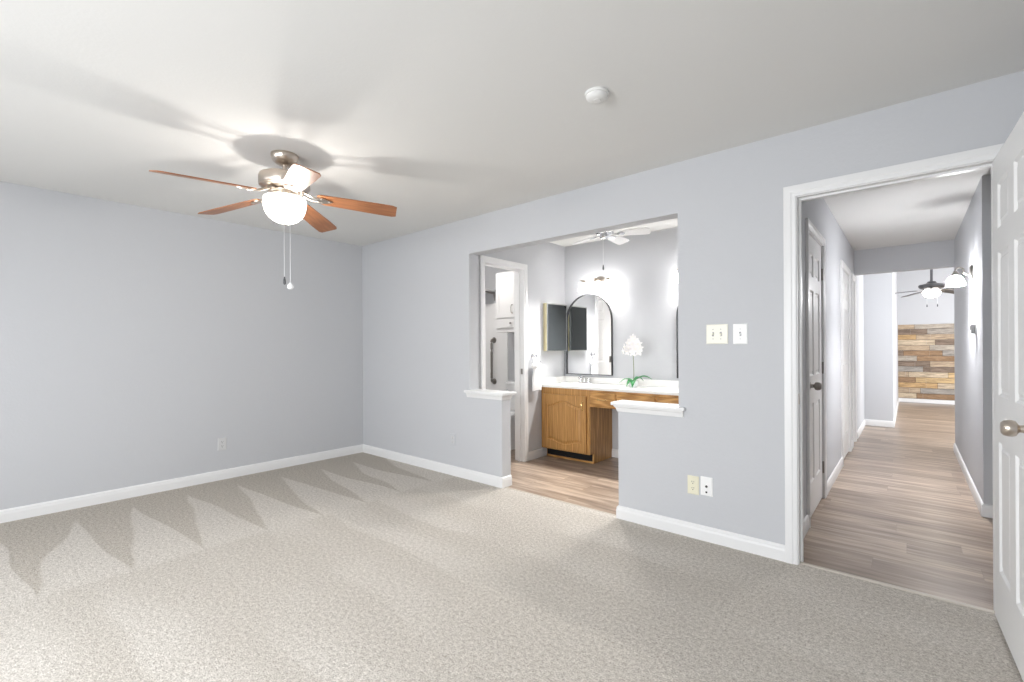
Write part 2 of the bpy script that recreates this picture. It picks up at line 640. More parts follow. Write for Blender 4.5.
# rear wall behind the camera, with two windows added for the fill light
added_wins = [(-2.15, -0.35), (-4.25, -2.45)]
o = prism_obj('wall_rear', [[(XL, 0), (XS, 0), (XS, H), (XL, H)]] + [[(a, 0.8), (b, 0.8), (b, 2.1), (a, 2.1)] for a, b in added_wins], Y0 - 0.12, Y0, xz, 'wall')
wstruct(o, 'pale grey rear wall with two added windows behind the camera', 'wall')
for i, (a, b) in enumerate(added_wins):
    bm = B()
    sweep(bm, [(a, 0.8), (b, 0.8), (b, 2.1), (a, 2.1)], [(0, -0.11), (0.05, -0.11), (0.05, -0.05), (0, -0.05)], lambda p, q, w: Vector((p, Y0 + w, q)), closed=True)
    box(bm, a, b, Y0 - 0.10, Y0 - 0.06, 1.43, 1.47)
    wo = struct('window_%d' % (i + 1), bm, 'trim')
    wstruct(wo, ('white single hung window added for fill light in the rear wall nearer the door', 'white single hung window added for fill light in the rear wall nearer the left wall')[i], 'window')
o = box_obj('wall_side', XS, XS + 0.1, Y0 - 0.1, YR, 0, H, 'wall')
wstruct(o, 'pale grey side wall behind the open bedroom door', 'wall')

# vanity area and toilet room
T_A, T_B, T_T = 3.27, 3.86, 2.06
o = prism_obj('wall_toilet', [[(YB, 0), (T_A - JT, 0), (T_A - JT, T_T + JT), (T_B + JT, T_T + JT), (T_B + JT, 0), (VY, 0), (VY, H), (YB, H)]], VX - WT, VX, yz, 'wall')
wstruct(o, 'pale grey wall with the toilet room doorway at the left of the vanity', 'wall')
o = box_obj('wall_vanity_back', -5.0, -0.65, VY, VY + 0.1, 0, H, 'wall')
wstruct(o, 'pale grey wall behind the vanity mirrors', 'wall')
o = box_obj('wall_vanity_end', VE, VE + 0.1, YB, VY, 0, H, 'wall')
wstruct(o, 'pale grey end wall at the right of the vanity', 'wall')
o = box_obj('wall_toilet_left', -4.99, -4.87, YB, VY, 0, H, 'wall')
wstruct(o, 'grey left wall of the toilet room', 'wall')

# hallway
hd = [(3.745, 4.465, 2.03), (5.84, 6.60, 2.04), (6.98, 7.33, 2.04)]
pts = [(YB, 0)]
for a, b, t in hd:
    pts += [(a - JT, 0), (a - JT, t + JT), (b + JT, t + JT), (b + JT, 0)]
pts += [(HEND + 0.12, 0), (HEND + 0.12, H), (YB, H)]
o = prism_obj('wall_hall_left', [pts], HL - 0.12, HL, yz, 'wall')
wstruct(o, 'pale grey left wall of the hallway with white doors', 'wall')
o = prism_obj('wall_hall_right', [[(HR, 4.717), (1.5, 4.717), (1.5, 4.83), (HR + 0.12, 4.83), (HR + 0.12, 7.44), (HR, 7.44)]], 0, H, xy, 'wall')
wstruct(o, 'pale grey right wall of the hallway with sconce and thermostat', 'wall')
o = box_obj('wall_hall_side', 1.5, 1.6, YB, 4.83, 0, H, 'wall')
wstruct(o, 'grey wall closing the side passage right of the hallway', 'wall')
o = box_obj('wall_header', HL, HR, HEND, HEND + 0.12, 2.135, H, 'wall')
wstruct(o, 'dropped grey header across the far end of the hallway', 'wall')
o = box_obj('wall_living_near', HL - 0.12, 3.2, HEND + 0.06, HEND + 0.12, H, 2.82, 'wall')
wstruct(o, 'grey wall above the hallway header on the living room side', 'wall')
o = box_obj('wall_living_near_right', HR + 0.12, 3.2, 7.32, 7.44, 0, H, 'wall')
wstruct(o, 'grey wall beside the hallway end on the living room side', 'wall')
o = prism_obj('wall_living_left', [[(HL - 0.12, HEND + 0.12), (HL, HEND + 0.12), (HL, 8.97), (-0.185, 8.97), (-0.185, AY), (HL - 0.12, AY)]], 0, 2.82, xy, 'wall')
wstruct(o, 'bright pale wall stepping out at the left beyond the hallway', 'wall')
o = box_obj('wall_living_right', 3.2, 3.3, 7.3, AY + 0.1, 0, 2.82, 'wall')
wstruct(o, 'right wall of the far living room', 'wall')
o = box_obj('wall_living_far', -0.65, 3.2, AY, AY + 0.1, 0, 2.82, 'wall')
wstruct(o, 'pale grey far wall of the living room above the wooden boards', 'wall')

# reclaimed board cladding: rows of boards with their own thickness
bm = B()
z, k = 0.085, 0
while z < 1.66:
    zt = min(z + 0.112, 1.668)
    x = -0.185 - random.uniform(0, 0.4)
    while x < 3.2:
        x2 = x + random.uniform(0.45, 1.0)
        a, b = max(x, -0.185), min(x2, 3.2)
        if b - a > 0.01:
            box(bm, a, b - 0.002, AY - random.uniform(0.012, 0.022), AY, z, zt)
        x = x2
    z += 0.114
o = struct('wall_accent', bm, 'accent')
wstruct(o, 'waist high cladding of mixed reclaimed wooden boards on the far wall', 'wood cladding')

# ------------------------------------------------------------------ trim
BASE = [(0, 0), (0.014, 0), (0.014, 0.060), (0.011, 0.072), (0.011, 0.080), (0.006, 0.088), (0.0, 0.092)]
nb = 0


def baseboard(name, path, h=1.0):
    bm = B()
    sweep(bm, path, [(a, b * h) for a, b in BASE], xy)
    return struct(name, bm, 'trim')


CW = 0.062
baseboard('baseboard_left', [(XL, YR), (XL, Y0)])
baseboard('baseboard_right', [(P_L, YB), (P_L, YR), (XL + 0.011, YR)])
baseboard('baseboard_pier', [(D_L - CW, YR), (P_R, YR), (P_R, YB)])
baseboard('baseboard_rear', [(XL, Y0), (XS, Y0)])
baseboard('baseboard_side', [(XS, Y0), (XS, YR)])
baseboard('baseboard_vanity_left', [(VX, VY), (VX, T_B + CW)])
baseboard('baseboard_vanity_back', [(VE, VY), (VX + 0.62, VY)])
baseboard('baseboard_vanity_front', [(VX, YB), (P_L, YB)])
baseboard('baseboard_vanity_end', [(P_R, YB), (VE, YB), (VE, 4.2)])
baseboard('baseboard_hall_left', [(HL, hd[0][0] - CW), (HL, YB), (D_L - CW, YB)])
baseboard('baseboard_hall_door', [(HL, hd[1][0] - CW), (HL, hd[0][1] + CW)])
baseboard('baseboard_hall_far', [(HL, hd[2][0] - CW), (HL, hd[1][1] + CW)])
baseboard('baseboard_hall_right', [(1.5, 4.717), (HR, 4.717), (HR, 7.44)])
baseboard('baseboard_living_left', [(-0.185, AY), (-0.185, 8.97), (HL, 8.97), (HL, HEND + 0.2)])
baseboard('baseboard_living_far', [(3.2, AY), (-0.185, AY)])
baseboard('baseboard_toilet', [(VX - WT - 0.0, VY), (-4.05, VY)])

CASE = [(0, 0), (0, 0.010), (0.006, 0.0125), (0.020, 0.0125), (0.026, 0.016), (0.052, 0.018), (0.060, 0.016), (0.062, 0.010), (0.062, 0)]


def casing(name, a, b, top, f, label=None, bottom=0.0):
    """casing up one side, over and down: path runs so that its left side is outward"""
    bm = B()
    sweep(bm, [(a, bottom), (a, top), (b, top), (b, bottom)], CASE, f)
    o = struct(name, bm, 'trim', smooth=True, angle=25)
    if label:
        wstruct(o, label, 'door casing')
    return o


def jamb(parent, a, b, top, w0, w1, f, stop=None):
    bm = B()
    pr = [(0, w0), (JT, w0), (JT, w1), (0, w1)]
    sweep(bm, [(a, 0), (a, top), (b, top), (b, 0)], pr, f)
    if stop:
        s0, s1 = stop
        sweep(bm, [(a, 0), (a, top), (b, top), (b, 0)], [(-0.011, s0), (0, s0), (0, s1), (-0.011, s1)], f)
    return obj('jamb', bm, 'trim', parent)


# bedroom doorway
c1 = casing('trim_1', D_L - 0.005, D_R + 0.005, D_T + 0.005, lambda p, q, w: Vector((p, YR - w, q)), 'white casing around the open hallway doorway')
jamb(c1, D_L, D_R, D_T, YR, YB, xz, stop=(YR + 0.040, YR + 0.075))
bm = B()
box(bm, D_L - 0.001, D_L + 0.0015, YR + 0.008, YR + 0.034, 0.90, 0.96, 0.0004)
sp = obj('strike_plate', bm, 'nickel', c1)
sp['label'] = 'small metal strike plate on the left jamb'
casing('trim_2', D_L - 0.005, D_R + 0.005, D_T + 0.005, lambda p, q, w: Vector((p, YB + w, q)), 'white casing on the hallway side of the bedroom doorway')
# toilet room doorway (path runs +y so the outward side is away from the opening)
c3 = casing('trim_3', T_A - 0.003, T_B + 0.003, T_T + 0.003, lambda p, q, w: Vector((VX + w, p, q)), 'white casing around the toilet room doorway left of the vanity')
jamb(c3, T_A, T_B, T_T, VX - WT, VX, yz, stop=(VX - 0.075, VX - 0.04))
bm = B()
box(bm, VX - 0.034, VX - 0.008, T_B - 0.0015, T_B + 0.001, 0.94, 1.0, 0.0004)
sp = obj('strike_plate', bm, 'dark_nickel', c3)
sp['label'] = 'small dark strike plate on the right jamb'
casing('trim_4', T_A - 0.003, T_B + 0.003, T_T + 0.003, lambda p, q, w: Vector((VX - WT - w, p, q)), 'white casing on the inner side of the toilet room doorway')
hall_cases = []
for i, (a, b, t) in enumerate(hd):
    c = casing('trim_%d' % (5 + i), a - 0.003, b + 0.003, t + 0.003, lambda p, q, w: Vector((HL + w, p, q)),
               ('white casing around the nearest hallway door', 'white casing around the second hallway door', 'white casing around the narrow farthest hallway door')[i])
    jamb(c, a, b, t, HL - 0.12, HL, yz, stop=(HL - 0.075, HL - 0.055))
# transition strip under the hallway doorway and under the pass through
bm = B()
sweep(bm, [(D_L, YR + 0.028), (D_R, YR + 0.028)], [(-0.016, -0.002), (-0.010, 0.006), (0.008, 0.006), (0.016, -0.002)], xy)
o = struct('trim_8', bm, 'strip')
wstruct(o, 'thin transition strip between carpet and planks at the hallway doorway', 'threshold')
bm = B()
sweep(bm, [(P_L + 0.014, YR + 0.028), (P_R - 0.014, YR + 0.028)], [(-0.012, -0.002), (-0.006, 0.004), (0.006, 0.004), (0.012, -0.002)], xy)
o = struct('trim_9', bm, 'strip')
wstruct(o, 'thin transition strip between carpet and planks at the vanity pass through', 'threshold')


# knee wall caps: slab over a small cove moulding
def knee_cap(name, x0, x1, free_left, label):
    bm = B()
    ov, eo = 0.032, 0.045
    xa = x0 - eo
    xb = x1 + eo
    if free_left:      # passage end at the left; at the right the cap runs on over the wall face
        core = (x0 - eo, x1)
    else:
        core = (x0, x1 + eo)
    # slab over the knee wall
    box(bm, core[0], core[1], YR - ov, YB + ov, CAPZ, CAPZ + 0.022, 0.004)
    if free_left:
        box(bm, core[1] - 0.004, xb, YR - ov, YR, CAPZ, CAPZ + 0.022, 0.003)
    else:
        box(bm, xa - 0.004, core[0] + 0.004, YR - ov, YR, CAPZ, CAPZ + 0.022, 0.003)
    # moulding under the front edge and the free end
    prof = [(0, -0.045), (0.006, -0.045), (0.010, -0.036), (0.014, -0.018), (0.024, -0.008), (0.026, 0.0), (0, 0.0)]
    if free_left:
        path = [(xb - 0.012, YR), (x0, YR), (x0, YB)]
    else:
        path = [(x1, YB), (x1, YR), (xa + 0.012, YR)]
    sweep(bm, path, prof, lambda p, q, w: Vector((p, q, CAPZ + w)))
    o = struct(name, bm, 'trim', smooth=True, angle=30)
    wstruct(o, label, 'wall cap')
    return o


knee_cap('trim_10', O_L, P_L, False, 'white moulded cap on the left knee wall of the vanity pass through')
knee_cap('trim_11', P_R, O_R, True, 'white moulded cap on the right knee wall of the vanity pass through')


# ================================================================== DOORS
def door_slab(bm, w, h, t, z0, narrow=False):
    """six panel door: x 0..w, y 0..t, panels pressed into both faces"""
    st = 0.112 if w > 0.5 else 0.07
    ms = 0.10 if w > 0.5 else 0.06
    pw = (w - 2 * st - ms) / 2
    xs = [0, st, st + pw, st + pw + ms, w - st, w]
    zs = [0, 0.235, 0.80, 1.00, 1.62, 1.72, h - z0 - 0.125, h - z0]
    zs = [z0 + v for v in zs]
    pan = []
    for y, sgn in ((0.0, 1), (t, -1)):
        V = [[bm.verts.new((x, y, z)) for z in zs] for x in xs]
        for i in range(5):
            for j in range(7):
                q = (V[i][j], V[i + 1][j], V[i + 1][j + 1], V[i][j + 1])
                f = bm.faces.new(q if sgn > 0 else q[::-1])
                if i in (1, 3) and j in (1, 3, 5):
                    pan.append(f)
        if y == 0.0:
            A = V
    # rim
    def rim(loopA, loopB):
        for i in range(len(loopA) - 1):
            bm.faces.new((loopA[i], loopB[i], loopB[i + 1], loopA[i + 1]))
    rim([A[0][j] for j in range(8)], [V[0][j] for j in range(8)])
    rim([A[5][j] for j in range(8)], [V[5][j] for j in range(8)])
    rim([A[i][0] for i in range(6)], [V[i][0] for i in range(6)])
    rim([A[i][7] for i in range(6)], [V[i][7] for i in range(6)])
    bm.normal_update()
    bmesh.ops.inset_individual(bm, faces=pan, thickness=0.014, depth=-0.009)
    bmesh.ops.inset_individual(bm, faces=pan, thickness=0.022, depth=0.0)
    bmesh.ops.inset_individual(bm, faces=pan, thickness=0.012, depth=0.005)


def knob(parent, x, z, y, out, m='nickel'):
    """door knob standing out of the face along out = -1 or +1 in y"""
    mt = Matrix.Translation((x, y, z)) @ Matrix.Rotation(PI / 2 * (1 if out < 0 else -1), 4, 'X')
    bm = B()
    lathe(bm, [(0.0, 0), (0.033, 0), (0.033, 0.004), (0.028, 0.010), (0.014, 0.013), (0.0125, 0.030), (0.015, 0.034), (0.0255, 0.040), (0.0285, 0.050),
               (0.0285, 0.058), (0.026, 0.068), (0.019, 0.075), (0.008, 0.077), (0, 0.077)], 28, mt)
    return obj('knob', bm, m, parent, smooth=True)


def make_door(name, w, h, z0, loc, rotz, label, knobx, kz, m_knob, hinges=None, both=False):
    bm = B()
    door_slab(bm, w, h, 0.035, z0)
    d = struct(name, bm, 'door')
    d.location = loc
    d.rotation_euler = (0, 0, rotz)
    wstruct(d, label, 'door')
    if knobx is not None:
        knob(d, knobx, kz, 0.0, -1, m_knob)['label'] = 'rounded metal door knob'
    if both:
        knob(d, knobx, kz, 0.035, 1, m_knob)
    for hz, hx, hy in hinges or []:
        bm = B()
        lathe(bm, [(0, -0.045), (0.006, -0.045), (0.006, 0.045), (0.008, 0.047), (0, 0.052)], 12, Matrix.Translation((hx, hy, hz)))
        box(bm, hx - 0.003, hx + 0.030, hy + 0.003, hy + 0.006, hz - 0.044, hz + 0.044)
        obj('hinge', bm, 'dark_nickel', d)
    return d


# bedroom door, swung right back into the room
make_door('door_1', 0.752, 2.052, 0.012, (0.2885, 3.005, 0), -math.radians(87.9), 'open white six panel bedroom door at the right edge', 0.692, 0.945, 'nickel',
          [(0.25, -0.004, 0.040), (1.05, -0.004, 0.040), (1.82, -0.004, 0.040)], both=True)
# hallway doors, closed: face turned to +x (local -y), hinges on the far side
for i, (a, b, t) in enumerate(hd):
    w = b - a - 0.006
    make_door('door_%d' % (i + 2), w, t - 0.004, 0.012, (HL - 0.006, a + 0.003, 0), PI / 2,
              ('closed white six panel door nearest on the left of the hallway', 'closed white door second along the left of the hallway',
               'narrow white door farthest along the left of the hallway')[i], (0.062, None, None)[i], 0.95, 'dark_nickel',
              [(0.25, w + 0.002, -0.007), (1.05, w + 0.002, -0.007), (1.80, w + 0.002, -0.007)] if i == 0 else None)
# toilet room door, swung inward against the wall
make_door('door_5', 0.582, 2.05, 0.012, (VX - WT - 0.004, T_A + 0.004, 0), PI - 0.04, 'white door opened into the toilet room', 0.525, 0.95, 'dark_nickel',
          [(0.25, 0.0, -0.006), (1.05, 0.0, -0.006), (1.80, 0.0, -0.006)])

# ================================================================== BEDROOM CEILING FAN
FX, FY = -2.955, 1.278
fan = thing('ceiling_fan', 'brushed nickel ceiling fan with five wooden blades and lit bowl in the bedroom', 'ceiling fan', (FX, FY, H))
bm = B()
lathe(bm, [(0, 0), (0.078, 0), (0.080, -0.006), (0.079, -0.020), (0.070, -0.040), (0.052, -0.058), (0.030, -0.068), (0, -0.068)], 40)
obj('ceiling_canopy', bm, 'nickel', fan, smooth=True)
bm = B()
lathe(bm, [(0, -0.06), (0.014, -0.06), (0.014, -0.100), (0.022, -0.102), (0.024, -0.128), (0, -0.128)], 20)
obj('downrod', bm, 'nickel', fan, smooth=True)
bm = B()
lathe(bm, [(0, -0.122), (0.060, -0.124), (0.122, -0.130), (0.143, -0.138), (0.147, -0.147), (0.147, -0.198), (0.143, -0.204), (0.130, -0.207), (0.125, -0.211),
           (0.100, -0.214), (0.085, -0.222), (0, -0.222)], 48)
obj('motor_housing', bm, 'nickel', fan, smooth=True)
bm = B()
lathe(bm, [(0, -0.220), (0.070, -0.222), (0.082, -0.228), (0.084, -0.236), (0.076, -0.243), (0.078, -0.250), (0.086, -0.256), (0.090, -0.262), (0.090, -0.268), (0.084, -0.270), (0, -0.270)], 40)
obj('light_fitter', bm, 'nickel', fan, smooth=True)
bm = B()
lathe(bm, [(0.086, -0.262), (0.108, -0.266), (0.120, -0.274), (0.124, -0.290), (0.123, -0.322), (0.114, -0.358), (0.098, -0.386), (0.073, -0.409), (0.042, -0.424), (0.012, -0.428), (0, -0.428)], 40)
lb_ = obj('light_bowl', bm, 'bowl', fan, smooth=True)
lb_['label'] = 'lit frosted white glass bowl'
bm = B()
lathe(bm, [(0, -0.272), (0.016, -0.272), (0.013, -0.370), (0, -0.370)], 14)
obj('bulb_socket', bm, 'white_plastic', lb_)
bm = B()
lathe(bm, [(0, -0.368), (0.012, -0.372)] + [(0.024 * math.sin(a), -0.400 + 0.024 * math.cos(a)) for a in [PI * k / 12 for k in range(2, 12)]] + [(0, -0.424)], 20)
obj('bulb', bm, 'fan_bulb', lb_, smooth=True)
bm = B()
lathe(bm, [(0, -0.427), (0.010, -0.4275), (0.011, -0.433), (0.006, -0.440), (0, -0.442)], 16)
obj('finial', bm, 'nickel', fan, smooth=True)
# blade + bracket
bm = B()
r0, r1 = 0.190, 0.678
N = 18
top, bot = [], []
ol = []
for k in range(N + 1):
    t = k / N
    x = r0 + (r1 - r0) * t
    hw = 0.056 + 0.013 * min(1, t * 1.4)
    if t > 0.93:
        u = (t - 0.93) / 0.07
        hw *= math.sqrt(max(0.0, 1 - 0.30 * u * u * u))
    if t < 0.07:
        u = (0.07 - t) / 0.07
        hw *= 1 - 0.25 * u * u
    ol.append((x, hw))
loop = [(x, -h) for x, h in ol] + [(x, h) for x, h in reversed(ol)]
prism(bm, [loop], -0.003, 0.003, xy)
bl0 = obj('blade', bm, 'blade', fan, bevel=0.0012)
bm = B()
tube(bm, spline([(0.085, -0.022, 0.030), (0.12, -0.026, 0.012), (0.16, -0.024, -0.004), (0.20, -0.018, -0.009)], 5), 0.0055, 8)
tube(bm, spline([(0.085, 0.022, 0.030), (0.12, 0.026, 0.012), (0.16, 0.024, -0.004), (0.20, 0.018, -0.009)], 5), 0.0055, 8)
prism(bm, [[(0.190, -0.030), (0.212, -0.038), (0.245, -0.026), (0.272, -0.010), (0.280, 0), (0.272, 0.010), (0.245, 0.026), (0.212, 0.038), (0.190, 0.030)]], -0.0095, -0.0032, xy)
box(bm, 0.075, 0.100, -0.030, 0.030, 0.018, 0.036, 0.004)
for sx_, sy_ in ((0.215, -0.02), (0.215, 0.02), (0.262, 0)):
    lathe(bm, [(0, -0.0135), (0.004, -0.013), (0.006, -0.0095), (0, -0.009)], 10, Matrix.Translation((sx_, sy_, 0)))
br0 = obj('blade_bracket', bm, 'nickel', bl0, smooth=True)
for k in range(5):
    b = bl0 if k == 0 else bl0.copy()
    if k:
        COL.objects.link(b)
        b.parent = fan
        c = br0.copy()
        COL.objects.link(c)
        c.parent = b
    a = math.radians(-86.3 - 72 * k)
    # pitched about its length and drooping a little towards the tip
    b.matrix_local = Matrix.Translation((0, 0, -0.243)) @ Matrix.Rotation(a, 4, 'Z') @ Matrix.Rotation(math.radians(5.0), 4, 'Y') @ Matrix.Rotation(math.radians(-13), 4, 'X')


def pull_chain(parent, x, y, z0, z1, fob, lab=None):
    bm = B()
    n = int((z0 - z1) / 0.02)
    tube(bm, [(x, y, z0 - (z0 - z1) * i / n) for i in range(n + 1)], 0.0016, 6)
    ch = obj('pull_chain', bm, 'chain', parent, smooth=True)
    bm = B()
    if fob == 'ball':
        lathe(bm, [(0, 0.024), (0.005, 0.022), (0.006, 0.014), (0.014, 0.010), (0.019, 0.0), (0.018, -0.010), (0.011, -0.018), (0, -0.021)], 16, Matrix.Translation((x, y, z1)))
        f = obj('fob', bm, 'crystal', ch, smooth=True)
        f['label'] = 'round crystal fob'
    else:
        lathe(bm, [(0, 0.022), (0.003, 0.021), (0.007, 0.0), (0.008, -0.018), (0.004, -0.026), (0, -0.027)], 14, Matrix.Translation((x, y, z1)))
        f = obj('fob', bm, 'gunmetal', ch, smooth=True)
        f['label'] = 'small dark fob'


pull_chain(fan, 0.122, -0.058, -0.262, -0.800, 'dark')
pull_chain(fan, 0.138, -0.030, -0.262, -0.835, 'ball')

# ================================================================== SMALL WALL AND CEILING DEVICES
sd = thing('smoke_detector', 'round white smoke detector on the bedroom ceiling', 'smoke detector', (-1.125, 1.945, H))
bm = B()
lathe(bm, [(0, 0), (0.066, 0), (0.068, -0.008), (0.066, -0.014), (0, -0.014)], 36)
obj('base', bm, 'ceiling', sd, smooth=True)
bm = B()
lathe(bm, [(0.060, -0.013), (0.060, -0.020), (0.056, -0.030), (0.046, -0.038), (0.022, -0.041), (0.020, -0.044), (0, -0.044)], 36)
obj('cover', bm, 'ceiling', sd, smooth=True)
sd.scale = (0.86, 0.86, 0.86)


def plate(name, label, cat, loc, rotz, w, h, m):
    """cover plate standing on a wall: local x right, z up, -y out of the wall"""
    t = thing(name, label, cat, loc, rotz)
    bm = B()
    prism(bm, [[(-w / 2, -h / 2), (w / 2, -h / 2), (w / 2, h / 2), (-w / 2, h / 2)]], -0.004, 0.0, xz)
    i_ = 0.006
    loft(bm, [[Vector((x_ * w / 2, -0.0035, z_ * h / 2)) for x_, z_ in ((-1, -1), (1, -1), (1, 1), (-1, 1))],
              [Vector((x_ * (w / 2 - i_), -0.0065, z_ * (h / 2 - i_))) for x_, z_ in ((-1, -1), (1, -1), (1, 1), (-1, 1))]])
    obj('cover_plate', bm, m, t)
    return t


def toggle(t, x, up, m):
    bm = B()
    box(bm, x - 0.006, x + 0.006, -0.0075, -0.006, -0.013, 0.013)
    obj('toggle_slot', bm, 'greyplastic', t)
    bm = B()
    s = 0.006 if up else -0.006
    loft(bm, [[Vector((x + a * 0.0045, -0.006, c * 0.006)) for a, c in ((-1, -1), (1, -1), (1, 1), (-1, 1))],
              [Vector((x + a * 0.0035, -0.020, s + c * 0.004)) for a, c in ((-1, -1), (1, -1), (1, 1), (-1, 1))]])
    obj('toggle', bm, m, t)
    for zz in (-0.030, 0.030):
        bm = B()
        lathe(bm, [(0, 0.0), (0.003, 0.0), (0.0025, 0.0015), (0, 0.002)], 10, Matrix.Translation((x, -0.0065, zz)) @ Matrix.Rotation(PI / 2, 4, 'X'))
        obj('screw', bm, 'greyplastic', t)


def receptacle(t, z, m):
    bm = B()
    r = []
    for k in range(24):
        a = 2 * PI * k / 24
        r.append((0.0172 * math.cos(a), z + max(-0.0135, min(0.0135, 0.0172 * math.sin(a)))))
    prism(bm, [r], -0.0085, -0.006, xz)
    rc = obj('receptacle', bm, m, t)
    bm = B()
    box(bm, -0.0075, -0.0050, -0.0092, -0.008, z - 0.001, z + 0.008)
    box(bm, 0.0050, 0.0075, -0.0092, -0.008, z, z + 0.008)
    lathe(bm, [(0, 0), (0.003, 0), (0.003, 0.001), (0, 0.001)], 10, Matrix.Translation((0, -0.0082, z - 0.008)) @ Matrix.Rotation(PI / 2, 4, 'X'))
    obj('slots', bm, 'slot', rc)


s1 = plate('light_switch', 'ivory double toggle switch plate beside the vanity opening', 'light switch', (-0.908, YR, 1.306), 0, 0.128, 0.122, 'ivory')
toggle(s1, -0.023, True, 'ivory')
toggle(s1, 0.023, False, 'ivory')
s2 = plate('light_switch', 'white single toggle switch plate nearer the hallway doorway', 'light switch', (-0.774, YR, 1.304), 0, 0.080, 0.122, 'white_plastic')
toggle(s2, 0.0, False, 'white_plastic')
e1 = plate('outlet', 'yellowed almond double outlet low on the wall under the switches', 'outlet', (-1.060, YR, 0.338), 0, 0.072, 0.118, 'almond')
receptacle(e1, 0.020, 'almond')
receptacle(e1, -0.020, 'almond')
e2 = plate('cable_outlet', 'white cable and phone jack plate right of the yellowed outlet', 'outlet', (-0.976, YR, 0.345), 0, 0.074, 0.118, 'white_plastic')
bm = B()
lathe(bm, [(0, 0), (0.0075, 0), (0.0075, 0.004), (0.0045, 0.005), (0.0045, 0.011), (0, 0.011)], 14, Matrix.Translation((0.0, -0.006, 0.0)) @ Matrix.Rotation(PI / 2, 4, 'X'))
obj('coaxial_jack', bm, 'slot', e2)
bm = B()
box(bm, -0.006, 0.005, -0.0085, -0.006, -0.042, -0.031, 0.001)
obj('phone_jack', bm, 'slot', e2)
e3 = plate('outlet', 'pale double outlet on the left wall above the baseboard', 'outlet', (XL, 1.537, 0.335), PI / 2, 0.072, 0.118, 'wall_plate')
receptacle(e3, 0.020, 'wall_plate')
receptacle(e3, -0.020, 'wall_plate')
e4 = plate('outlet', 'grey painted outlet near the corner, left of the vanity opening', 'outlet', (-3.345, YR, 0.345), 0, 0.070, 0.114, 'wall')
receptacle(e4, 0.020, 'wall_plate')
receptacle(e4, -0.020, 'wall_plate')

# ================================================================== VANITY
CF = 4.20            # cabinet front
CT = 0.785           # underside of the counter
van = thing('vanity_cabinet', 'golden oak vanity cabinet with one arched panel door beside the toilet room', 'cabinet', (VX, CF, 0))
CWID = 0.625
DEP = VY - CF
bm = B()
SIDE = [(0.0, 0.105), (0.0, CT), (DEP - 0.001, CT), (DEP - 0.001, 0.0), (0.065, 0.0), (0.065, 0.105)]
prism(bm, [SIDE], 0.0, 0.018, yz)
obj('side_panel', bm, 'oak', van)
bm = B()
prism(bm, [SIDE], CWID - 0.018, CWID, yz)
obj('side_panel', bm, 'oak', van)
bm = B()
box(bm, 0.018, CWID - 0.018, 0.02, DEP - 0.001, 0.105, 0.123)
obj('floor_panel', bm, 'oak_flat', van)
bm = B()
box(bm, 0.0, 0.045, -0.019, 0.0, 0.105, CT)
box(bm, CWID - 0.052, CWID, -0.019, 0.0, 0.105, CT)
box(bm, 0.045, CWID - 0.052, -0.019, 0.0, 0.700, CT)
box(bm, 0.045, CWID - 0.052, -0.019, 0.0, 0.105, 0.145)
obj('face_frame', bm, 'oak', van, bevel=0.0015)
bm = B()
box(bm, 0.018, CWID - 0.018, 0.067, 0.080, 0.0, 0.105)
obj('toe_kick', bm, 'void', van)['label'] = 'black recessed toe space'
bm = B()
box(bm, 0.018, CWID, 0.048, 0.0645, 0.0, 0.020, 0.003)
obj('floor_strip', bm, 'oak_flat', van)


def arched_door(x0, x1, z0, z1):
    """raised panel with arched top and bottom inside a flat frame"""
    w = x1 - x0
    bm = B()
    s = 0.060
    n = 15

    def arch(off):
        a, b = x0 + s + off, x1 - s - off
        lo, hi = [], []
        for k in range(n + 1):
            t = k / n
            x = a + (b - a) * t
            u = (t - 0.5) * 2
            bumpv = 0.5 * (1 + math.cos(PI * max(-1, min(1, u * 1.15))))
            hi.append((x, z1 - s - 0.052 - off + 0.052 * bumpv))
            lo.append((x, z0 + s + 0.034 + off - 0.034 * bumpv))
        return lo + hi[::-1]
    A = arch(0)
    prism(bm, [[(x0, z0), (x1, z0), (x1, z1), (x0, z1)], A], -0.040, -0.0195, xz)
    L = [A, arch(0.006), arch(0.012), arch(0.034), arch(0.036)]
    D = [-0.036, -0.029, -0.028, -0.037, -0.037]
    rings = [[Vector((p[0], d, p[1])) for p in l] for l, d in zip(L, D)]
    R = [[bm.verts.new(p) for p in r] for r in rings]
    for a, b in zip(R, R[1:]):
        ring_faces(bm, a, b)
    tris = tessellate_polygon([[Vector((p[0], p[1], 0)) for p in L[-1]]])
    for t in tris:
        bm.faces.new([R[-1][i] for i in t])
    return bm


vd = obj('door', arched_door(0.028, CWID - 0.034, 0.118, 0.712), 'oak', van, bevel=0.002)


def bow_handle(parent, c, axis, L, m='brass', y=-0.040):
    bm = B()
    h = L / 2
    pts = [(-h, 0.0), (-h * 0.95, -0.016), (-h * 0.5, -0.024), (0, -0.026), (h * 0.5, -0.024), (h * 0.95, -0.016), (h, 0.0)]
    P3 = [((c[0], y + q, c[1] + p) if axis == 'z' else (c[0] + p, y + q, c[1])) for p, q in pts]
    tube(bm, spline(P3, 4), 0.0045, 8)
    for s in (-1, 1):
        p = (c[0], y, c[1] + s * h) if axis == 'z' else (c[0] + s * h, y, c[1])
        lathe(bm, [(0, 0), (0.009, 0), (0.009, 0.002), (0.005, 0.005), (0, 0.005)], 12, Matrix.Translation(p) @ Matrix.Rotation(PI / 2, 4, 'X'))
    hd_ = obj('handle', bm, m, parent, smooth=True)
    hd_['label'] = 'polished brass bow handle'
    return hd_


bow_handle(vd, (CWID - 0.072, 0.61), 'z', 0.085)

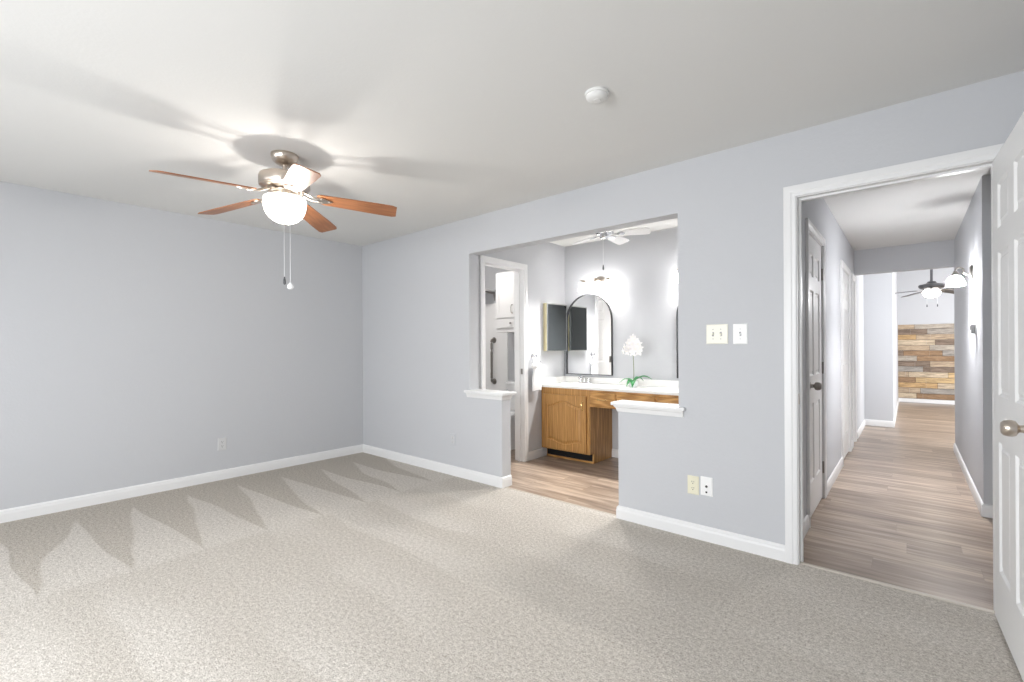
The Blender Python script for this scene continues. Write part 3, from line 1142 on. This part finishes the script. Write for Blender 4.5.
# apron with drawers over the knee space
apr = thing('vanity_desk', 'golden oak drawer row over the knee space of the vanity', 'drawers', (VX + CWID + 0.001, CF, 0))
AW = VE - (VX + CWID) - 0.003
bm = B()
box(bm, 0.0, AW, -0.019, 0.0, 0.608, CT)
box(bm, 0.0, AW, 0.0, 0.018, 0.63, CT)
box(bm, 0.0, 0.018, 0.0, DEP - 0.001, 0.63, CT)
box(bm, AW - 0.018, AW, 0.0, DEP - 0.001, 0.0, CT)
obj('apron_frame', bm, 'oak_flat', apr, bevel=0.0015)
dx = [(-2.515, -2.228), (-2.205, -1.810), (-1.785, -1.40)]
ofs = VX + CWID + 0.001
for a, b in dx:
    a, b = a - ofs, b - ofs
    bm = B()
    z0, z1 = 0.622, 0.760
    rings = []
    for inn, y in ((0, -0.0195), (0, -0.033), (0.008, -0.038), (0.010, -0.038)):
        rings.append([Vector((a + inn, y, z0 + inn)), Vector((b - inn, y, z0 + inn)), Vector((b - inn, y, z1 - inn)), Vector((a + inn, y, z1 - inn))])
    loft(bm, rings)
    dr = obj('drawer_front', bm, 'oak_flat', apr)
    bow_handle(dr, ((a + b) / 2, (z0 + z1) / 2), 'x', 0.09, y=-0.038)

# counter with two oval basins
ct = thing('vanity_countertop', 'long white cultured marble vanity countertop with backsplash', 'countertop', (VX, CF, CT))
LW = VE - VX - 0.002
basins = [0.325, 1.665]


def oval(cx, cy, rx, ry, n=36):
    return [(cx + rx * math.cos(2 * PI * k / n), cy + ry * math.sin(2 * PI * k / n)) for k in range(n)]


bm = B()
prism(bm, [[(0.001, -0.045), (LW, -0.045), (LW, DEP - 0.001), (0.001, DEP - 0.001)]] + [oval(c, 0.175, 0.20, 0.145)[::-1] for c in basins], 0.0, 0.030, xy)
obj('slab', bm, 'counter', ct, bevel=0.004)
for c in basins:
    bm = B()
    loft(bm, [[Vector((p[0], p[1], z)) for p in oval(c, 0.175, 0.20 * k, 0.145 * k)] for k, z in ((1.06, 0.030), (1.05, 0.036), (1.0, 0.036), (0.96, 0.020), (0.86, -0.04), (0.66, -0.085), (0.3, -0.10))], cap0=False)
    obj('basin', bm, 'counter', ct, smooth=True)
bm = B()
box(bm, 0.001, LW, DEP - 0.021, DEP - 0.001, 0.030, 0.098, 0.004)
box(bm, 0.001, 0.020, -0.03, DEP - 0.02, 0.030, 0.098, 0.004)
obj('backsplash', bm, 'counter', ct)


# faucets
def faucet(loc, label):
    t = thing('faucet', label, 'faucet', loc, 0, 'faucets on the vanity counter')
    bm = B()
    loft(bm, [ellipse(0, 0, 0.078, 0.024, 0.0, p=3), ellipse(0, 0, 0.078, 0.024, 0.008, p=3), ellipse(0, 0, 0.070, 0.019, 0.014, p=3)])
    obj('base_plate', bm, 'chrome', t, smooth=True)
    bm = B()
    tube(bm, spline([(0, 0, 0.012), (0, 0, 0.05), (0, -0.012, 0.072), (0, -0.060, 0.078), (0, -0.105, 0.066), (0, -0.112, 0.055)], 5), 0.012, 12)
    obj('spout', bm, 'chrome', t, smooth=True)
    for s in (-1, 1):
        bm = B()
        lathe(bm, [(0, 0.012), (0.016, 0.012), (0.015, 0.03), (0.019, 0.035), (0.020, 0.050), (0.013, 0.058), (0, 0.060)], 18, Matrix.Translation((s * 0.052, 0, 0)))
        obj('tap_handle', bm, 'chrome', t, smooth=True)
    return t


f1 = faucet((VX + basins[0], CF + 0.372, CT + 0.030), 'chrome faucet at the left basin under the arched mirror')
dup(f1, (VX + basins[1], CF + 0.372, CT + 0.030), 'chrome faucet at the right basin behind the knee wall')


# arched mirrors
def arch_outline(w, h, n=28):
    r = w / 2
    pts = [(-r, 0), (r, 0)]
    for k in range(n + 1):
        a = PI * k / n
        pts.append((r * math.cos(a), h - r + r * math.sin(a)))
    return pts


def arch_mirror(loc, label):
    t = thing('arched_mirror', label, 'mirror', loc, 0, 'arched mirrors over the vanity')
    w, h = 0.606, 0.93
    o_ = arch_outline(w, h)
    i_ = [(x * (w - 0.011) / w, 0.0055 + z * (h - 0.011) / h) for x, z in o_]
    bm = B()
    prism(bm, [o_, i_[::-1]], -0.034, -0.004, xz)
    obj('frame', bm, 'black', t)
    bm = B()
    prism(bm, [[(x * 0.998, z) for x, z in i_]], -0.016, -0.006, xz)
    obj('glass', bm, 'mirror', t)
    return t


m1 = arch_mirror((-2.812, VY, 0.910), 'thin black framed arched mirror over the left basin')
dup(m1, (-1.478, VY, 0.910), 'thin black framed arched mirror mostly behind the right wall edge')

# medicine cabinet on the left wall
mc = thing('medicine_cabinet', 'mirrored medicine cabinet with pale gold side on the left vanity wall', 'medicine cabinet', (VX, 4.225, 1.185))
mcw, mch, mcd = 0.385, 0.545, 0.060
bm = B()
box(bm, 0.0, mcd - 0.014, 0.0, mcw, 0.0, mch, 0.002)
obj('cabinet_body', bm, 'gold', mc)
bm = B()
loops = [[(0, 0), (mcw, 0), (mcw, mch), (0, mch)], [(0.005, 0.006), (0.005, mch - 0.012), (mcw - 0.005, mch - 0.012), (mcw - 0.005, 0.006)]]
prism(bm, loops, mcd - 0.0135, mcd, yz)
dof = obj('door_frame', bm, 'steel_edge', mc, bevel=0.001)
dof['label'] = 'thin grey door frame'
bm = B()
prism(bm, [[(0.005, 0.006), (mcw - 0.005, 0.006), (mcw - 0.005, mch - 0.012), (0.005, mch - 0.012)]], mcd - 0.012, mcd - 0.002, yz)
obj('mirror_panel', bm, 'mirror_darkened', dof)['label'] = 'mirror panel with a dark reflection put into its tint'


# vanity lights
def vanity_light(loc, label):
    t = thing('vanity_light', label, 'wall light', loc, 0, 'three lamp vanity lights')
    bm = B()
    loft(bm, [[Vector((p.x, y, p.y)) for p in [Vector((rx * math.cos(2 * PI * k / 28), rz * math.sin(2 * PI * k / 28))) for k in range(28)]]
              for rx, rz, y in ((0.060, 0.045, 0.0), (0.060, 0.045, -0.012), (0.045, 0.032, -0.022))])
    obj('back_plate', bm, 'nickel', t, smooth=True)
    bm = B()
    tube(bm, [(0, -0.02, 0.0), (0, -0.115, 0.0)], 0.008, 10)
    pts = []
    for k in range(33):
        u = -1 + 2 * k / 32
        pts.append((0.20 * u, -0.115, 0.022 * math.cos(u * 2 * PI) - 0.012))
    tube(bm, pts, 0.0075, 10)
    obj('light_bar', bm, 'nickel', t, smooth=True)
    for x in (-0.155, 0.0, 0.155):
        bm = B()
        lathe(bm, [(0, 0.010), (0.012, 0.010), (0.022, -0.004), (0.026, -0.022), (0.022, -0.026), (0, -0.026)], 20, Matrix.Translation((x, -0.115, -0.004)))
        hol = obj('lamp_holder', bm, 'nickel', t, smooth=True)
        bm = B()
        lathe(bm, [(0.024, -0.026), (0.038, -0.040), (0.047, -0.066), (0.052, -0.100), (0.060, -0.124), (0.056, -0.124), (0.048, -0.100), (0.040, -0.062), (0.020, -0.034)], 24,
              Matrix.Translation((x, -0.115, 0)))
        obj('lamp_shade', bm, 'shade', hol, smooth=True)
        bm = B()
        lathe(bm, [(0, -0.024), (0.011, -0.026), (0.014, -0.045)] + [(0.027 * math.sin(a), -0.074 + 0.027 * math.cos(a)) for a in [PI * k / 10 for k in range(2, 10)]] + [(0, -0.101)], 16, Matrix.Translation((x, -0.115, 0)))
        obj('bulb', bm, 'vanity_bulb', hol, smooth=True)
        sl = bpy.data.lights.new('vanity_lamp_light', 'SPOT')
        sl.energy, sl.color, sl.spot_size, sl.spot_blend, sl.shadow_soft_size = VANITY_BEAM_W, (1.0, 0.98, 0.95), math.radians(100), 0.7, 0.03
        so = bpy.data.objects.new('lamp_light', sl)
        COL.objects.link(so)
        so.parent = hol
        so.location = (x, -0.115, -0.112)
        so.rotation_euler = Vector((0, -1.1, -1)).to_track_quat('-Z', 'Y').to_euler()
    return t


v1 = vanity_light((-2.660, VY, 1.985), 'lit three shade vanity light above the left arched mirror')
dup(v1, (-1.545, VY, 1.985), 'lit three shade vanity light glowing at the right edge of the opening')

# orchid
orc = thing('orchid', 'white orchid with green leaves on the vanity counter', 'plant', (-2.150, 4.42, CT + 0.0305))
bm = B()
lathe(bm, [(0, 0), (0.036, 0), (0.040, 0.004), (0.047, 0.060), (0.050, 0.066), (0.046, 0.066), (0.043, 0.054), (0, 0.052)], 28)
obj('pot', bm, 'porcelain', orc, smooth=True)['label'] = 'small white pot'
stem_pts = spline([(0, 0, 0.05), (0.004, 0.004, 0.15), (0.0, 0.002, 0.28), (0.002, -0.010, 0.38), (0.010, -0.030, 0.44), (0.030, -0.040, 0.465)], 6)
bm = B()
tube(bm, stem_pts, 0.0045, 8)
obj('flower_stem', bm, 'stem', orc, smooth=True)


def leaf(ang, L, wid, rise, droop, m):
    bm = B()
    n = 10
    rows = []
    for k in range(n + 1):
        t = k / n
        r = L * t
        z = 0.058 + rise * math.sin(PI * min(1, t * 0.9)) - droop * t * t
        hw = wid * math.sin(PI * (0.08 + 0.92 * t) ** 0.8) if t < 1 else 0.001
        hw = max(hw, 0.002)
        d = Vector((math.cos(ang), math.sin(ang), 0))
        s = Vector((-d.y, d.x, 0))
        c = d * r + Vector((0, 0, z))
        rows.append([c - s * hw + Vector((0, 0, hw * 0.35)), c, c + s * hw + Vector((0, 0, hw * 0.35)), c + s * hw + Vector((0, 0, hw * 0.35 - 0.003)), c - Vector((0, 0, 0.004)), c - s * hw + Vector((0, 0, hw * 0.35 - 0.003))])
    loft(bm, rows)
    return obj('leaf', bm, m, orc, smooth=True)


leaf(math.radians(188), 0.150, 0.030, 0.030, 0.030, 'leaf_pale')
leaf(math.radians(16), 0.185, 0.032, 0.050, -0.012, 'leaf')
leaf(math.radians(-70), 0.105, 0.034, 0.022, 0.060, 'leaf')
leaf(math.radians(245), 0.090, 0.034, 0.020, 0.055, 'leaf')
leaf(math.radians(60), 0.12, 0.026, 0.045, 0.01, 'leaf')


def flower(c, face, size):
    bm = B()
    f = Vector(face).normalized()
    q = f.to_track_quat('Z', 'Y').to_matrix().to_4x4()
    base = Matrix.Translation(c) @ q
    for k in range(5):
        a = 2 * PI * k / 5 + 0.3
        wide = 0.62 if k in (1, 4) else 0.42
        rings = []
        n = 7
        for i in range(n + 1):
            t = i / n
            r = size * t
            hw = max(0.0012, size * wide * math.sin(PI * min(0.97, 0.08 + 0.9 * t)))
            zc = 0.25 * size * t * (1 - 0.6 * t)
            d = Vector((math.cos(a), math.sin(a), 0))
            s = Vector((-d.y, d.x, 0))
            rings.append([base @ (d * r - s * hw * 0.6 + Vector((0, 0, zc + 0.0015))), base @ (d * r + s * hw * 0.6 + Vector((0, 0, zc + 0.0015))),
                          base @ (d * r + s * hw * 0.6 + Vector((0, 0, zc - 0.0015))), base @ (d * r - s * hw * 0.6 + Vector((0, 0, zc - 0.0015)))])
        loft(bm, rings)
    fl = obj('flower', bm, 'petal', orc, smooth=True)
    bm = B()
    lathe(bm, [(0, 0), (0.006, 0.004), (0.008, 0.010), (0.003, 0.016), (0, 0.017)], 10, base)
    obj('flower_heart', bm, 'petal_heart', fl, smooth=True)


for c, fc, sz in [((-0.012, -0.02, 0.455), (-0.3, -1, 0.1), 0.042), ((0.036, -0.045, 0.462), (0.4, -1, 0.2), 0.040), ((-0.050, -0.015, 0.425), (-0.6, -1, 0.1), 0.044),
                  ((0.012, -0.045, 0.418), (0.1, -1, 0), 0.048), ((0.066, -0.030, 0.420), (0.7, -1, 0), 0.043), ((-0.034, -0.030, 0.378), (-0.3, -1, -0.2), 0.044),
                  ((0.040, -0.040, 0.372), (0.3, -1, -0.2), 0.044), ((-0.088, -0.010, 0.385), (-0.8, -0.8, -0.1), 0.038), ((0.080, -0.020, 0.378), (0.7, -0.9, -0.2), 0.038),
                  ((0.004, -0.02, 0.490), (0, -1, 0.5), 0.034), ((-0.060, -0.020, 0.345), (-0.5, -1, -0.3), 0.042),
                  ((0.010, -0.035, 0.335), (0, -1, -0.3), 0.042), ((0.072, -0.030, 0.340), (0.5, -1, -0.3), 0.040), ((-0.105, -0.01, 0.345), (-0.8, -0.8, -0.2), 0.034)]:
    flower(Vector(c) + Vector((0, 0, 0.022)), fc, sz * 1.12)

# towel ring and towel on the left wall
tr = thing('towel_ring', 'chrome towel ring on the wall left of the vanity', 'towel ring', (VX, 4.02, 1.135))
bm = B()
lathe(bm, [(0, 0), (0.026, 0), (0.026, 0.005), (0.016, 0.010), (0.009, 0.014), (0.009, 0.045), (0.013, 0.050), (0.012, 0.060), (0, 0.062)], 20, Matrix.Rotation(PI / 2, 4, 'Y'))
obj('wall_post', bm, 'chrome', tr, smooth=True)
bm = B()
rr = 0.072
pts = [(0.052, rr * math.sin(2 * PI * k / 32), -rr + 0.002 + rr * math.cos(2 * PI * k / 32)) for k in range(33)]
tube(bm, pts, 0.0042, 8)
obj('ring', bm, 'chrome', tr, smooth=True)
tw = thing('hand_towel', 'white hand towel tucked through the towel ring', 'towel', (VX, 4.035, 0.99))
rows = []
for k in range(15):
    t = k / 14
    z = 0.035 - 0.26 * t
    wid = 0.040 + 0.040 * min(1, t * 2.2)
    dep = 0.028 - 0.010 * t
    row = []
    n = 28
    for i in range(n):
        a = 2 * PI * i / n
        rip = 1 + 0.22 * math.sin(5 * a + 1.0) * min(1, 0.3 + t) * abs(math.cos(a))
        row.append(Vector((0.050 + dep * math.sin(a) * rip, wid * math.cos(a), z - 0.012 * math.cos(a) ** 2)))
    rows.append(row)
bm = B()
loft(bm, rows)
obj('hanging_cloth', bm, 'towel', tw, smooth=True, angle=60)
bm = B()
loft(bm, [[Vector((0.050 + 0.030 * s * math.sin(2 * PI * i / 20), 0.085 * s * math.cos(2 * PI * i / 20) * (1.0 + 0.12 * math.sin(3 * i)), 0.020 + z)) for i in range(20)]
          for s, z in ((0.55, -0.02), (0.95, 0.0), (1.0, 0.02), (0.8, 0.04), (0.35, 0.055))])
obj('tucked_fold', bm, 'towel', tw, smooth=True, angle=60)

# small white ceiling fan of the vanity area
vf = thing('vanity_ceiling_fan', 'small white ceiling fan with pull chain over the vanity', 'ceiling fan', (-2.13, 3.80, H))
bm = B()
lathe(bm, [(0, 0), (0.070, 0), (0.070, -0.02), (0.050, -0.05), (0.030, -0.06), (0, -0.06)], 28)
obj('ceiling_canopy', bm, 'fan_white', vf, smooth=True)
bm = B()
lathe(bm, [(0, -0.055), (0.018, -0.055), (0.018, -0.105), (0.06, -0.110), (0.085, -0.122), (0.088, -0.160), (0.070, -0.172), (0.045, -0.178), (0.042, -0.200), (0.025, -0.212), (0, -0.213)], 32)
obj('motor_housing', bm, 'chrome', vf, smooth=True)
bm = B()
ol = [(0.13, 0.040), (0.18, 0.052), (0.28, 0.060), (0.37, 0.062), (0.40, 0.054), (0.41, 0.030)]
prism(bm, [[(x, -h) for x, h in ol] + [(x, h) for x, h in reversed(ol)]], -0.003, 0.003, xy)
vb0 = obj('blade', bm, 'fan_white', vf, bevel=0.001)
bm = B()
prism(bm, [[(0.07, -0.012), (0.13, -0.018), (0.17, -0.03), (0.19, 0), (0.17, 0.03), (0.13, 0.018), (0.07, 0.012)]], -0.008, -0.0032, xy)
vbr0 = obj('blade_bracket', bm, 'chrome', vb0)
for k in range(5):
    b = vb0 if k == 0 else vb0.copy()
    if k:
        COL.objects.link(b)
        b.parent = vf
        c = vbr0.copy()
        COL.objects.link(c)
        c.parent = b
    b.matrix_local = Matrix.Translation((0, 0, -0.168)) @ Matrix.Rotation(math.radians(18 + 72 * k), 4, 'Z') @ Matrix.Rotation(math.radians(2), 4, 'Y') @ Matrix.Rotation(math.radians(-13), 4, 'X')
pull_chain(vf, 0.0, -0.02, -0.205, -0.478, 'dark')

# ================================================================== TOILET ROOM
tc = thing('toilet_cabinet', 'white over toilet wall cabinet with two doors and a drawer tier', 'cabinet', (-3.99, 4.36, 1.42))
cwid, cdep, chei = 0.62, 0.298, 0.755
bm = B()
box(bm, 0, cwid, 0.0, cdep, 0, chei, 0.003)
obj('cabinet_body', bm, 'trim', tc)
for i in range(2):
    a = 0.004 + i * (cwid / 2)
    bm = B()
    zz0, zz1 = 0.185, chei - 0.01
    w_ = cwid / 2 - 0.008
    prism(bm, [[(a, zz0), (a + w_, zz0), (a + w_, zz1), (a, zz1)], [(a + 0.05, zz0 + 0.05), (a + 0.05, zz1 - 0.05), (a + w_ - 0.05, zz1 - 0.05), (a + w_ - 0.05, zz0 + 0.05)]], -0.018, 0.0, xz)
    prism(bm, [[(a + 0.045, zz0 + 0.045), (a + w_ - 0.045, zz0 + 0.045), (a + w_ - 0.045, zz1 - 0.045), (a + 0.045, zz1 - 0.045)]], -0.010, 0.0, xz)
    d_ = obj('door', bm, 'trim', tc, bevel=0.001)
    hx = a + (w_ - 0.03 if i == 0 else 0.03)
    bow_handle(d_, (hx, zz0 + 0.10), 'z', 0.10, 'dark_nickel', y=-0.018)['label'] = 'dark metal bow handle'
    bm = B()
    box(bm, a, a + w_, -0.018, 0.0, 0.055, 0.165, 0.003)
    d_ = obj('drawer_front', bm, 'trim', tc)
    bm = B()
    lathe(bm, [(0, 0), (0.006, 0.0), (0.006, 0.010), (0.013, 0.015), (0.012, 0.022), (0, 0.024)], 14, Matrix.Translation((a + w_ - 0.05 if i == 0 else a + 0.05, -0.018, 0.11)) @ Matrix.Rotation(PI / 2, 4, 'X'))
    obj('knob', bm, 'dark_nickel', d_, smooth=True)

# tub surround on the end wall of the bath niche
def B_side():
    b_ = B()
    prism(b_, [[(YB, 0.0), (VY - 0.014, 0.0), (VY - 0.014, 1.83), (YB, 1.83)]], -4.8695, -4.862, yz)
    return b_


bm = B()
prism(bm, [[(-4.87, 0.0), (-4.06, 0.0), (-4.06, 1.83), (-4.87, 1.83)]], VY - 0.014, VY - 0.0005, xz)
o = struct('wall_surround_side', B_side(), 'tile')
wstruct(o, 'white bath surround panel along the bathtub', 'bath surround')
o = struct('wall_surround_end', bm, 'tile')
wstruct(o, 'white bath surround panels behind the grab bar', 'bath surround')
gb = thing('grab_bar', 'vertical brushed steel grab bar on the white bath surround', 'grab bar', (-4.300, VY - 0.014, 0.765))
bm = B()
tube(bm, spline([(0, -0.005, 0.565), (0, -0.04, 0.567), (0, -0.055, 0.545), (0, -0.055, 0.45), (0, -0.055, 0.12), (0, -0.055, 0.022), (0, -0.04, 0.0), (0, -0.005, 0.002)], 5), 0.016, 14)
obj('bar', bm, 'dark_nickel', gb, smooth=True)
for z in (0.565, 0.002):
    bm = B()
    lathe(bm, [(0, 0), (0.040, 0), (0.040, 0.004), (0.032, 0.010), (0.018, 0.013), (0, 0.013)], 22, Matrix.Translation((0, 0, z)) @ Matrix.Rotation(PI / 2, 4, 'X'))
    obj('flange', bm, 'dark_nickel', gb, smooth=True)
sh = thing('bath_shelf', 'grey corner shelf above the white bath surround', 'shelf', (-4.86, 4.35, 1.985))
bm = B()
box(bm, 0, 0.62, 0, 0.309, 0, 0.020, 0.003)
obj('board', bm, 'wall_plate', sh)
for bx in (0.08, 0.56):
    bm = B()
    prism(bm, [[(0.309, -0.12), (0.309, 0.0), (0.05, 0.0), (0.05, -0.012), (0.29, -0.03)]], bx - 0.006, bx + 0.006, yz)
    obj('bracket', bm, 'dark_nickel', sh)
tub = thing('bathtub', 'white bathtub along the left wall of the toilet room', 'bathtub', (-4.86, YB, 0))
tw_, tl_ = 0.76, VY - YB - 0.015
bm = B()


def rrect(x0, x1, y0, y1, z, r, n=6):
    out = []
    for cx, cy, a0 in ((x1 - r, y1 - r, 0), (x0 + r, y1 - r, PI / 2), (x0 + r, y0 + r, PI), (x1 - r, y0 + r, 1.5 * PI)):
        for k in range(n + 1):
            a = a0 + PI / 2 * k / n
            out.append(Vector((cx + r * math.cos(a), cy + r * math.sin(a), z)))
    return out


loft(bm, [rrect(0.0, tw_, 0.001, tl_, 0.0, 0.01), rrect(0.0, tw_, 0.001, tl_, 0.42, 0.012), rrect(0.01, tw_ - 0.01, 0.01, tl_ - 0.01, 0.435, 0.02),
          rrect(0.07, tw_ - 0.07, 0.09, tl_ - 0.09, 0.435, 0.12), rrect(0.085, tw_ - 0.085, 0.11, tl_ - 0.11, 0.415, 0.12), rrect(0.14, tw_ - 0.14, 0.22, tl_ - 0.2, 0.10, 0.14),
          rrect(0.2, tw_ - 0.2, 0.3, tl_ - 0.28, 0.08, 0.1)])
obj('tub_shell', bm, 'porcelain', tub, smooth=True)
bm = B()
lathe(bm, [(0, 0), (0.03, 0), (0.03, 0.004), (0, 0.006)], 18, Matrix.Translation((0.38, tl_ - 0.36, 0.081)))
obj('drain', bm, 'chrome', tub)

toi = thing('toilet', 'white toilet below the white wall cabinet', 'toilet', (-3.72, VY - 0.012, 0))
bm = B()
loft(bm, [rrect(-0.20, 0.20, -0.18, -0.01, 0.40, 0.035), rrect(-0.215, 0.215, -0.19, 0.0, 0.44, 0.04), rrect(-0.225, 0.225, -0.195, 0.0, 0.755, 0.04)])
obj('tank', bm, 'porcelain', toi, smooth=True)
bm = B()
loft(bm, [rrect(-0.235, 0.235, -0.205, 0.003, 0.757, 0.04), rrect(-0.235, 0.235, -0.205, 0.003, 0.785, 0.04), rrect(-0.215, 0.215, -0.185, -0.012, 0.797, 0.04)])
obj('tank_lid', bm, 'porcelain', toi, smooth=True)
bm = B()
loft(bm, [ellipse(0, -0.30, 0.12, 0.22, 0.0), ellipse(0, -0.30, 0.115, 0.215, 0.05), ellipse(0, -0.31, 0.105, 0.20, 0.16), ellipse(0, -0.36, 0.15, 0.25, 0.29), ellipse(0, -0.40, 0.185, 0.265, 0.375),
          ellipse(0, -0.40, 0.185, 0.265, 0.395), ellipse(0, -0.40, 0.135, 0.205, 0.395), ellipse(0, -0.39, 0.10, 0.15, 0.28), ellipse(0, -0.36, 0.05, 0.07, 0.22)])
box(bm, -0.10, 0.10, -0.20, -0.02, 0.30, 0.41, 0.02)
obj('bowl', bm, 'porcelain', toi, smooth=True)
bm = B()
loft(bm, [ellipse(0, -0.40, 0.188, 0.268, 0.398), ellipse(0, -0.40, 0.188, 0.268, 0.412), ellipse(0, -0.40, 0.128, 0.195, 0.412), ellipse(0, -0.40, 0.128, 0.195, 0.398), ellipse(0, -0.40, 0.188, 0.268, 0.398)], False, False)
obj('seat', bm, 'porcelain', toi, smooth=True)
bm = B()
loft(bm, [ellipse(0, -0.40, 0.186, 0.266, 0.414), ellipse(0, -0.40, 0.186, 0.266, 0.428), ellipse(0, -0.40, 0.165, 0.245, 0.436)])
obj('seat_lid', bm, 'porcelain', toi, smooth=True)
bm = B()
tube(bm, [(-0.17, -0.197, 0.69), (-0.17, -0.212, 0.69)], 0.010, 10)
tube(bm, [(-0.17, -0.212, 0.69), (-0.10, -0.216, 0.675)], 0.006, 8)
obj('flush_lever', bm, 'chrome', toi, smooth=True)

tl = thing('toilet_fill_lamp', 'unseen round flush ceiling light added to brighten the toilet room', 'ceiling light', (-3.95, 3.75, H))
bm = B()  # lamp out of view, added as fill for the toilet room
lathe(bm, [(0, 0), (0.15, 0), (0.152, -0.012), (0.145, -0.022), (0, -0.022)], 32)
obj('base_ring', bm, 'nickel', tl, smooth=True)
bm = B()
lathe(bm, [(0.138, -0.022), (0.140, -0.035), (0.115, -0.065), (0.07, -0.083), (0, -0.09)], 32)
obj('fill_lamp_glass', bm, 'fill_lamp_glass', tl, smooth=True)

# ================================================================== HALLWAY
sco = thing('wall_sconce', 'lit wall sconce with curved arm and glass shade on the hallway right wall', 'wall light', (HR, 5.33, 1.822))
bm = B()
loft(bm, [[Vector((x, 0.032 * k1 * math.cos(2 * PI * i / 24), 0.062 * k1 * math.sin(2 * PI * i / 24))) for i in range(24)] for k1, x in ((1, 0), (1, -0.010), (0.75, -0.022))])
obj('back_plate', bm, 'dark_nickel', sco, smooth=True)
bm = B()
tube(bm, spline([(-0.018, 0, 0.0), (-0.034, 0, -0.012), (-0.055, 0, 0.006), (-0.060, 0, 0.036), (-0.078, 0, 0.048), (-0.098, 0, 0.042), (-0.106, 0, 0.020)], 6), 0.0065, 10)
obj('arm', bm, 'dark_nickel', sco, smooth=True)
SM = Matrix.Translation((-0.106, 0, -0.018))
bm = B()
lathe(bm, [(0, 0.042), (0.010, 0.040), (0.016, 0.028), (0.026, 0.008), (0.028, 0.0), (0, 0.0)], 22, SM)
hol = obj('lamp_holder', bm, 'dark_nickel', sco, smooth=True)
bm = B()
lathe(bm, [(0.025, 0.0), (0.040, -0.012), (0.054, -0.035), (0.060, -0.065), (0.062, -0.085), (0.057, -0.085), (0.050, -0.04), (0.022, -0.005)], 26, SM)
obj('lamp_shade', bm, 'shade_hall', hol, smooth=True)
bm = B()
lathe(bm, [(0, 0.001), (0.011, 0.0), (0.013, -0.010)] + [(0.026 * math.sin(a), -0.042 + 0.026 * math.cos(a)) for a in [PI * k / 10 for k in range(2, 10)]] + [(0, -0.068)], 16, SM)
obj('bulb', bm, 'hall_bulb', hol, smooth=True)

th = thing('thermostat', 'grey thermostat on the hallway right wall below the sconce', 'thermostat', (HR, 5.15, 1.355))
bm = B()
box(bm, -0.008, 0.0, -0.052, 0.052, -0.042, 0.042, 0.002)
obj('back_plate', bm, 'white_plastic', th)
bm = B()
box(bm, -0.030, -0.008, -0.046, 0.046, -0.036, 0.036, 0.004)
obj('casing', bm, 'greyplastic', th)
bm = B()
box(bm, -0.0315, -0.029, -0.030, 0.030, -0.006, 0.024, 0.0005)
obj('screen', bm, 'slot', th)

# far living room ceiling fan
lf = thing('living_ceiling_fan', 'dark ceiling fan with lit bowl in the far living room', 'ceiling fan', (0.29, 10.5, 2.82))
bm = B()
lathe(bm, [(0, 0), (0.070, 0), (0.068, -0.03), (0.035, -0.06), (0, -0.06)], 24)
obj('ceiling_canopy', bm, 'gunmetal', lf, smooth=True)
bm = B()
lathe(bm, [(0, -0.05), (0.018, -0.05), (0.018, -0.52), (0.035, -0.54), (0, -0.54)], 16)
obj('downrod', bm, 'gunmetal', lf, smooth=True)
bm = B()
lathe(bm, [(0, -0.515), (0.05, -0.525), (0.07, -0.555), (0.165, -0.580), (0.172, -0.610), (0.150, -0.640), (0.08, -0.665), (0.07, -0.685), (0, -0.685)], 32)
obj('motor_housing', bm, 'gunmetal', lf, smooth=True)
bm = B()
lathe(bm, [(0.070, -0.680), (0.105, -0.690), (0.118, -0.705), (0.108, -0.750), (0.075, -0.785), (0, -0.800)], 28)
obj('light_bowl', bm, 'bowl_far', lf, smooth=True)
bm = B()
ol = [(0.20, 0.050), (0.30, 0.062), (0.55, 0.070), (0.64, 0.066), (0.66, 0.05)]
prism(bm, [[(x, -h) for x, h in ol] + [(x, h) for x, h in reversed(ol)]], -0.004, 0.004, xy)
lb0 = obj('blade', bm, 'gunmetal', lf)
bm = B()
prism(bm, [[(0.10, -0.018), (0.22, -0.035), (0.27, 0), (0.22, 0.035), (0.10, 0.018)]], -0.010, -0.0042, xy)
lbr0 = obj('blade_bracket', bm, 'dark_nickel', lb0)
for k in range(5):
    b = lb0 if k == 0 else lb0.copy()
    if k:
        COL.objects.link(b)
        b.parent = lf
        c = lbr0.copy()
        COL.objects.link(c)
        c.parent = b
    b.matrix_local = Matrix.Translation((0, 0, -0.655)) @ Matrix.Rotation(math.radians(195 + 72 * k), 4, 'Z') @ Matrix.Rotation(math.radians(5), 4, 'Y') @ Matrix.Rotation(math.radians(-9), 4, 'X')
pull_chain(lf, 0.07, -0.06, -0.68, -0.93, 'dark')
pull_chain(lf, -0.06, -0.07, -0.68, -0.93, 'dark')
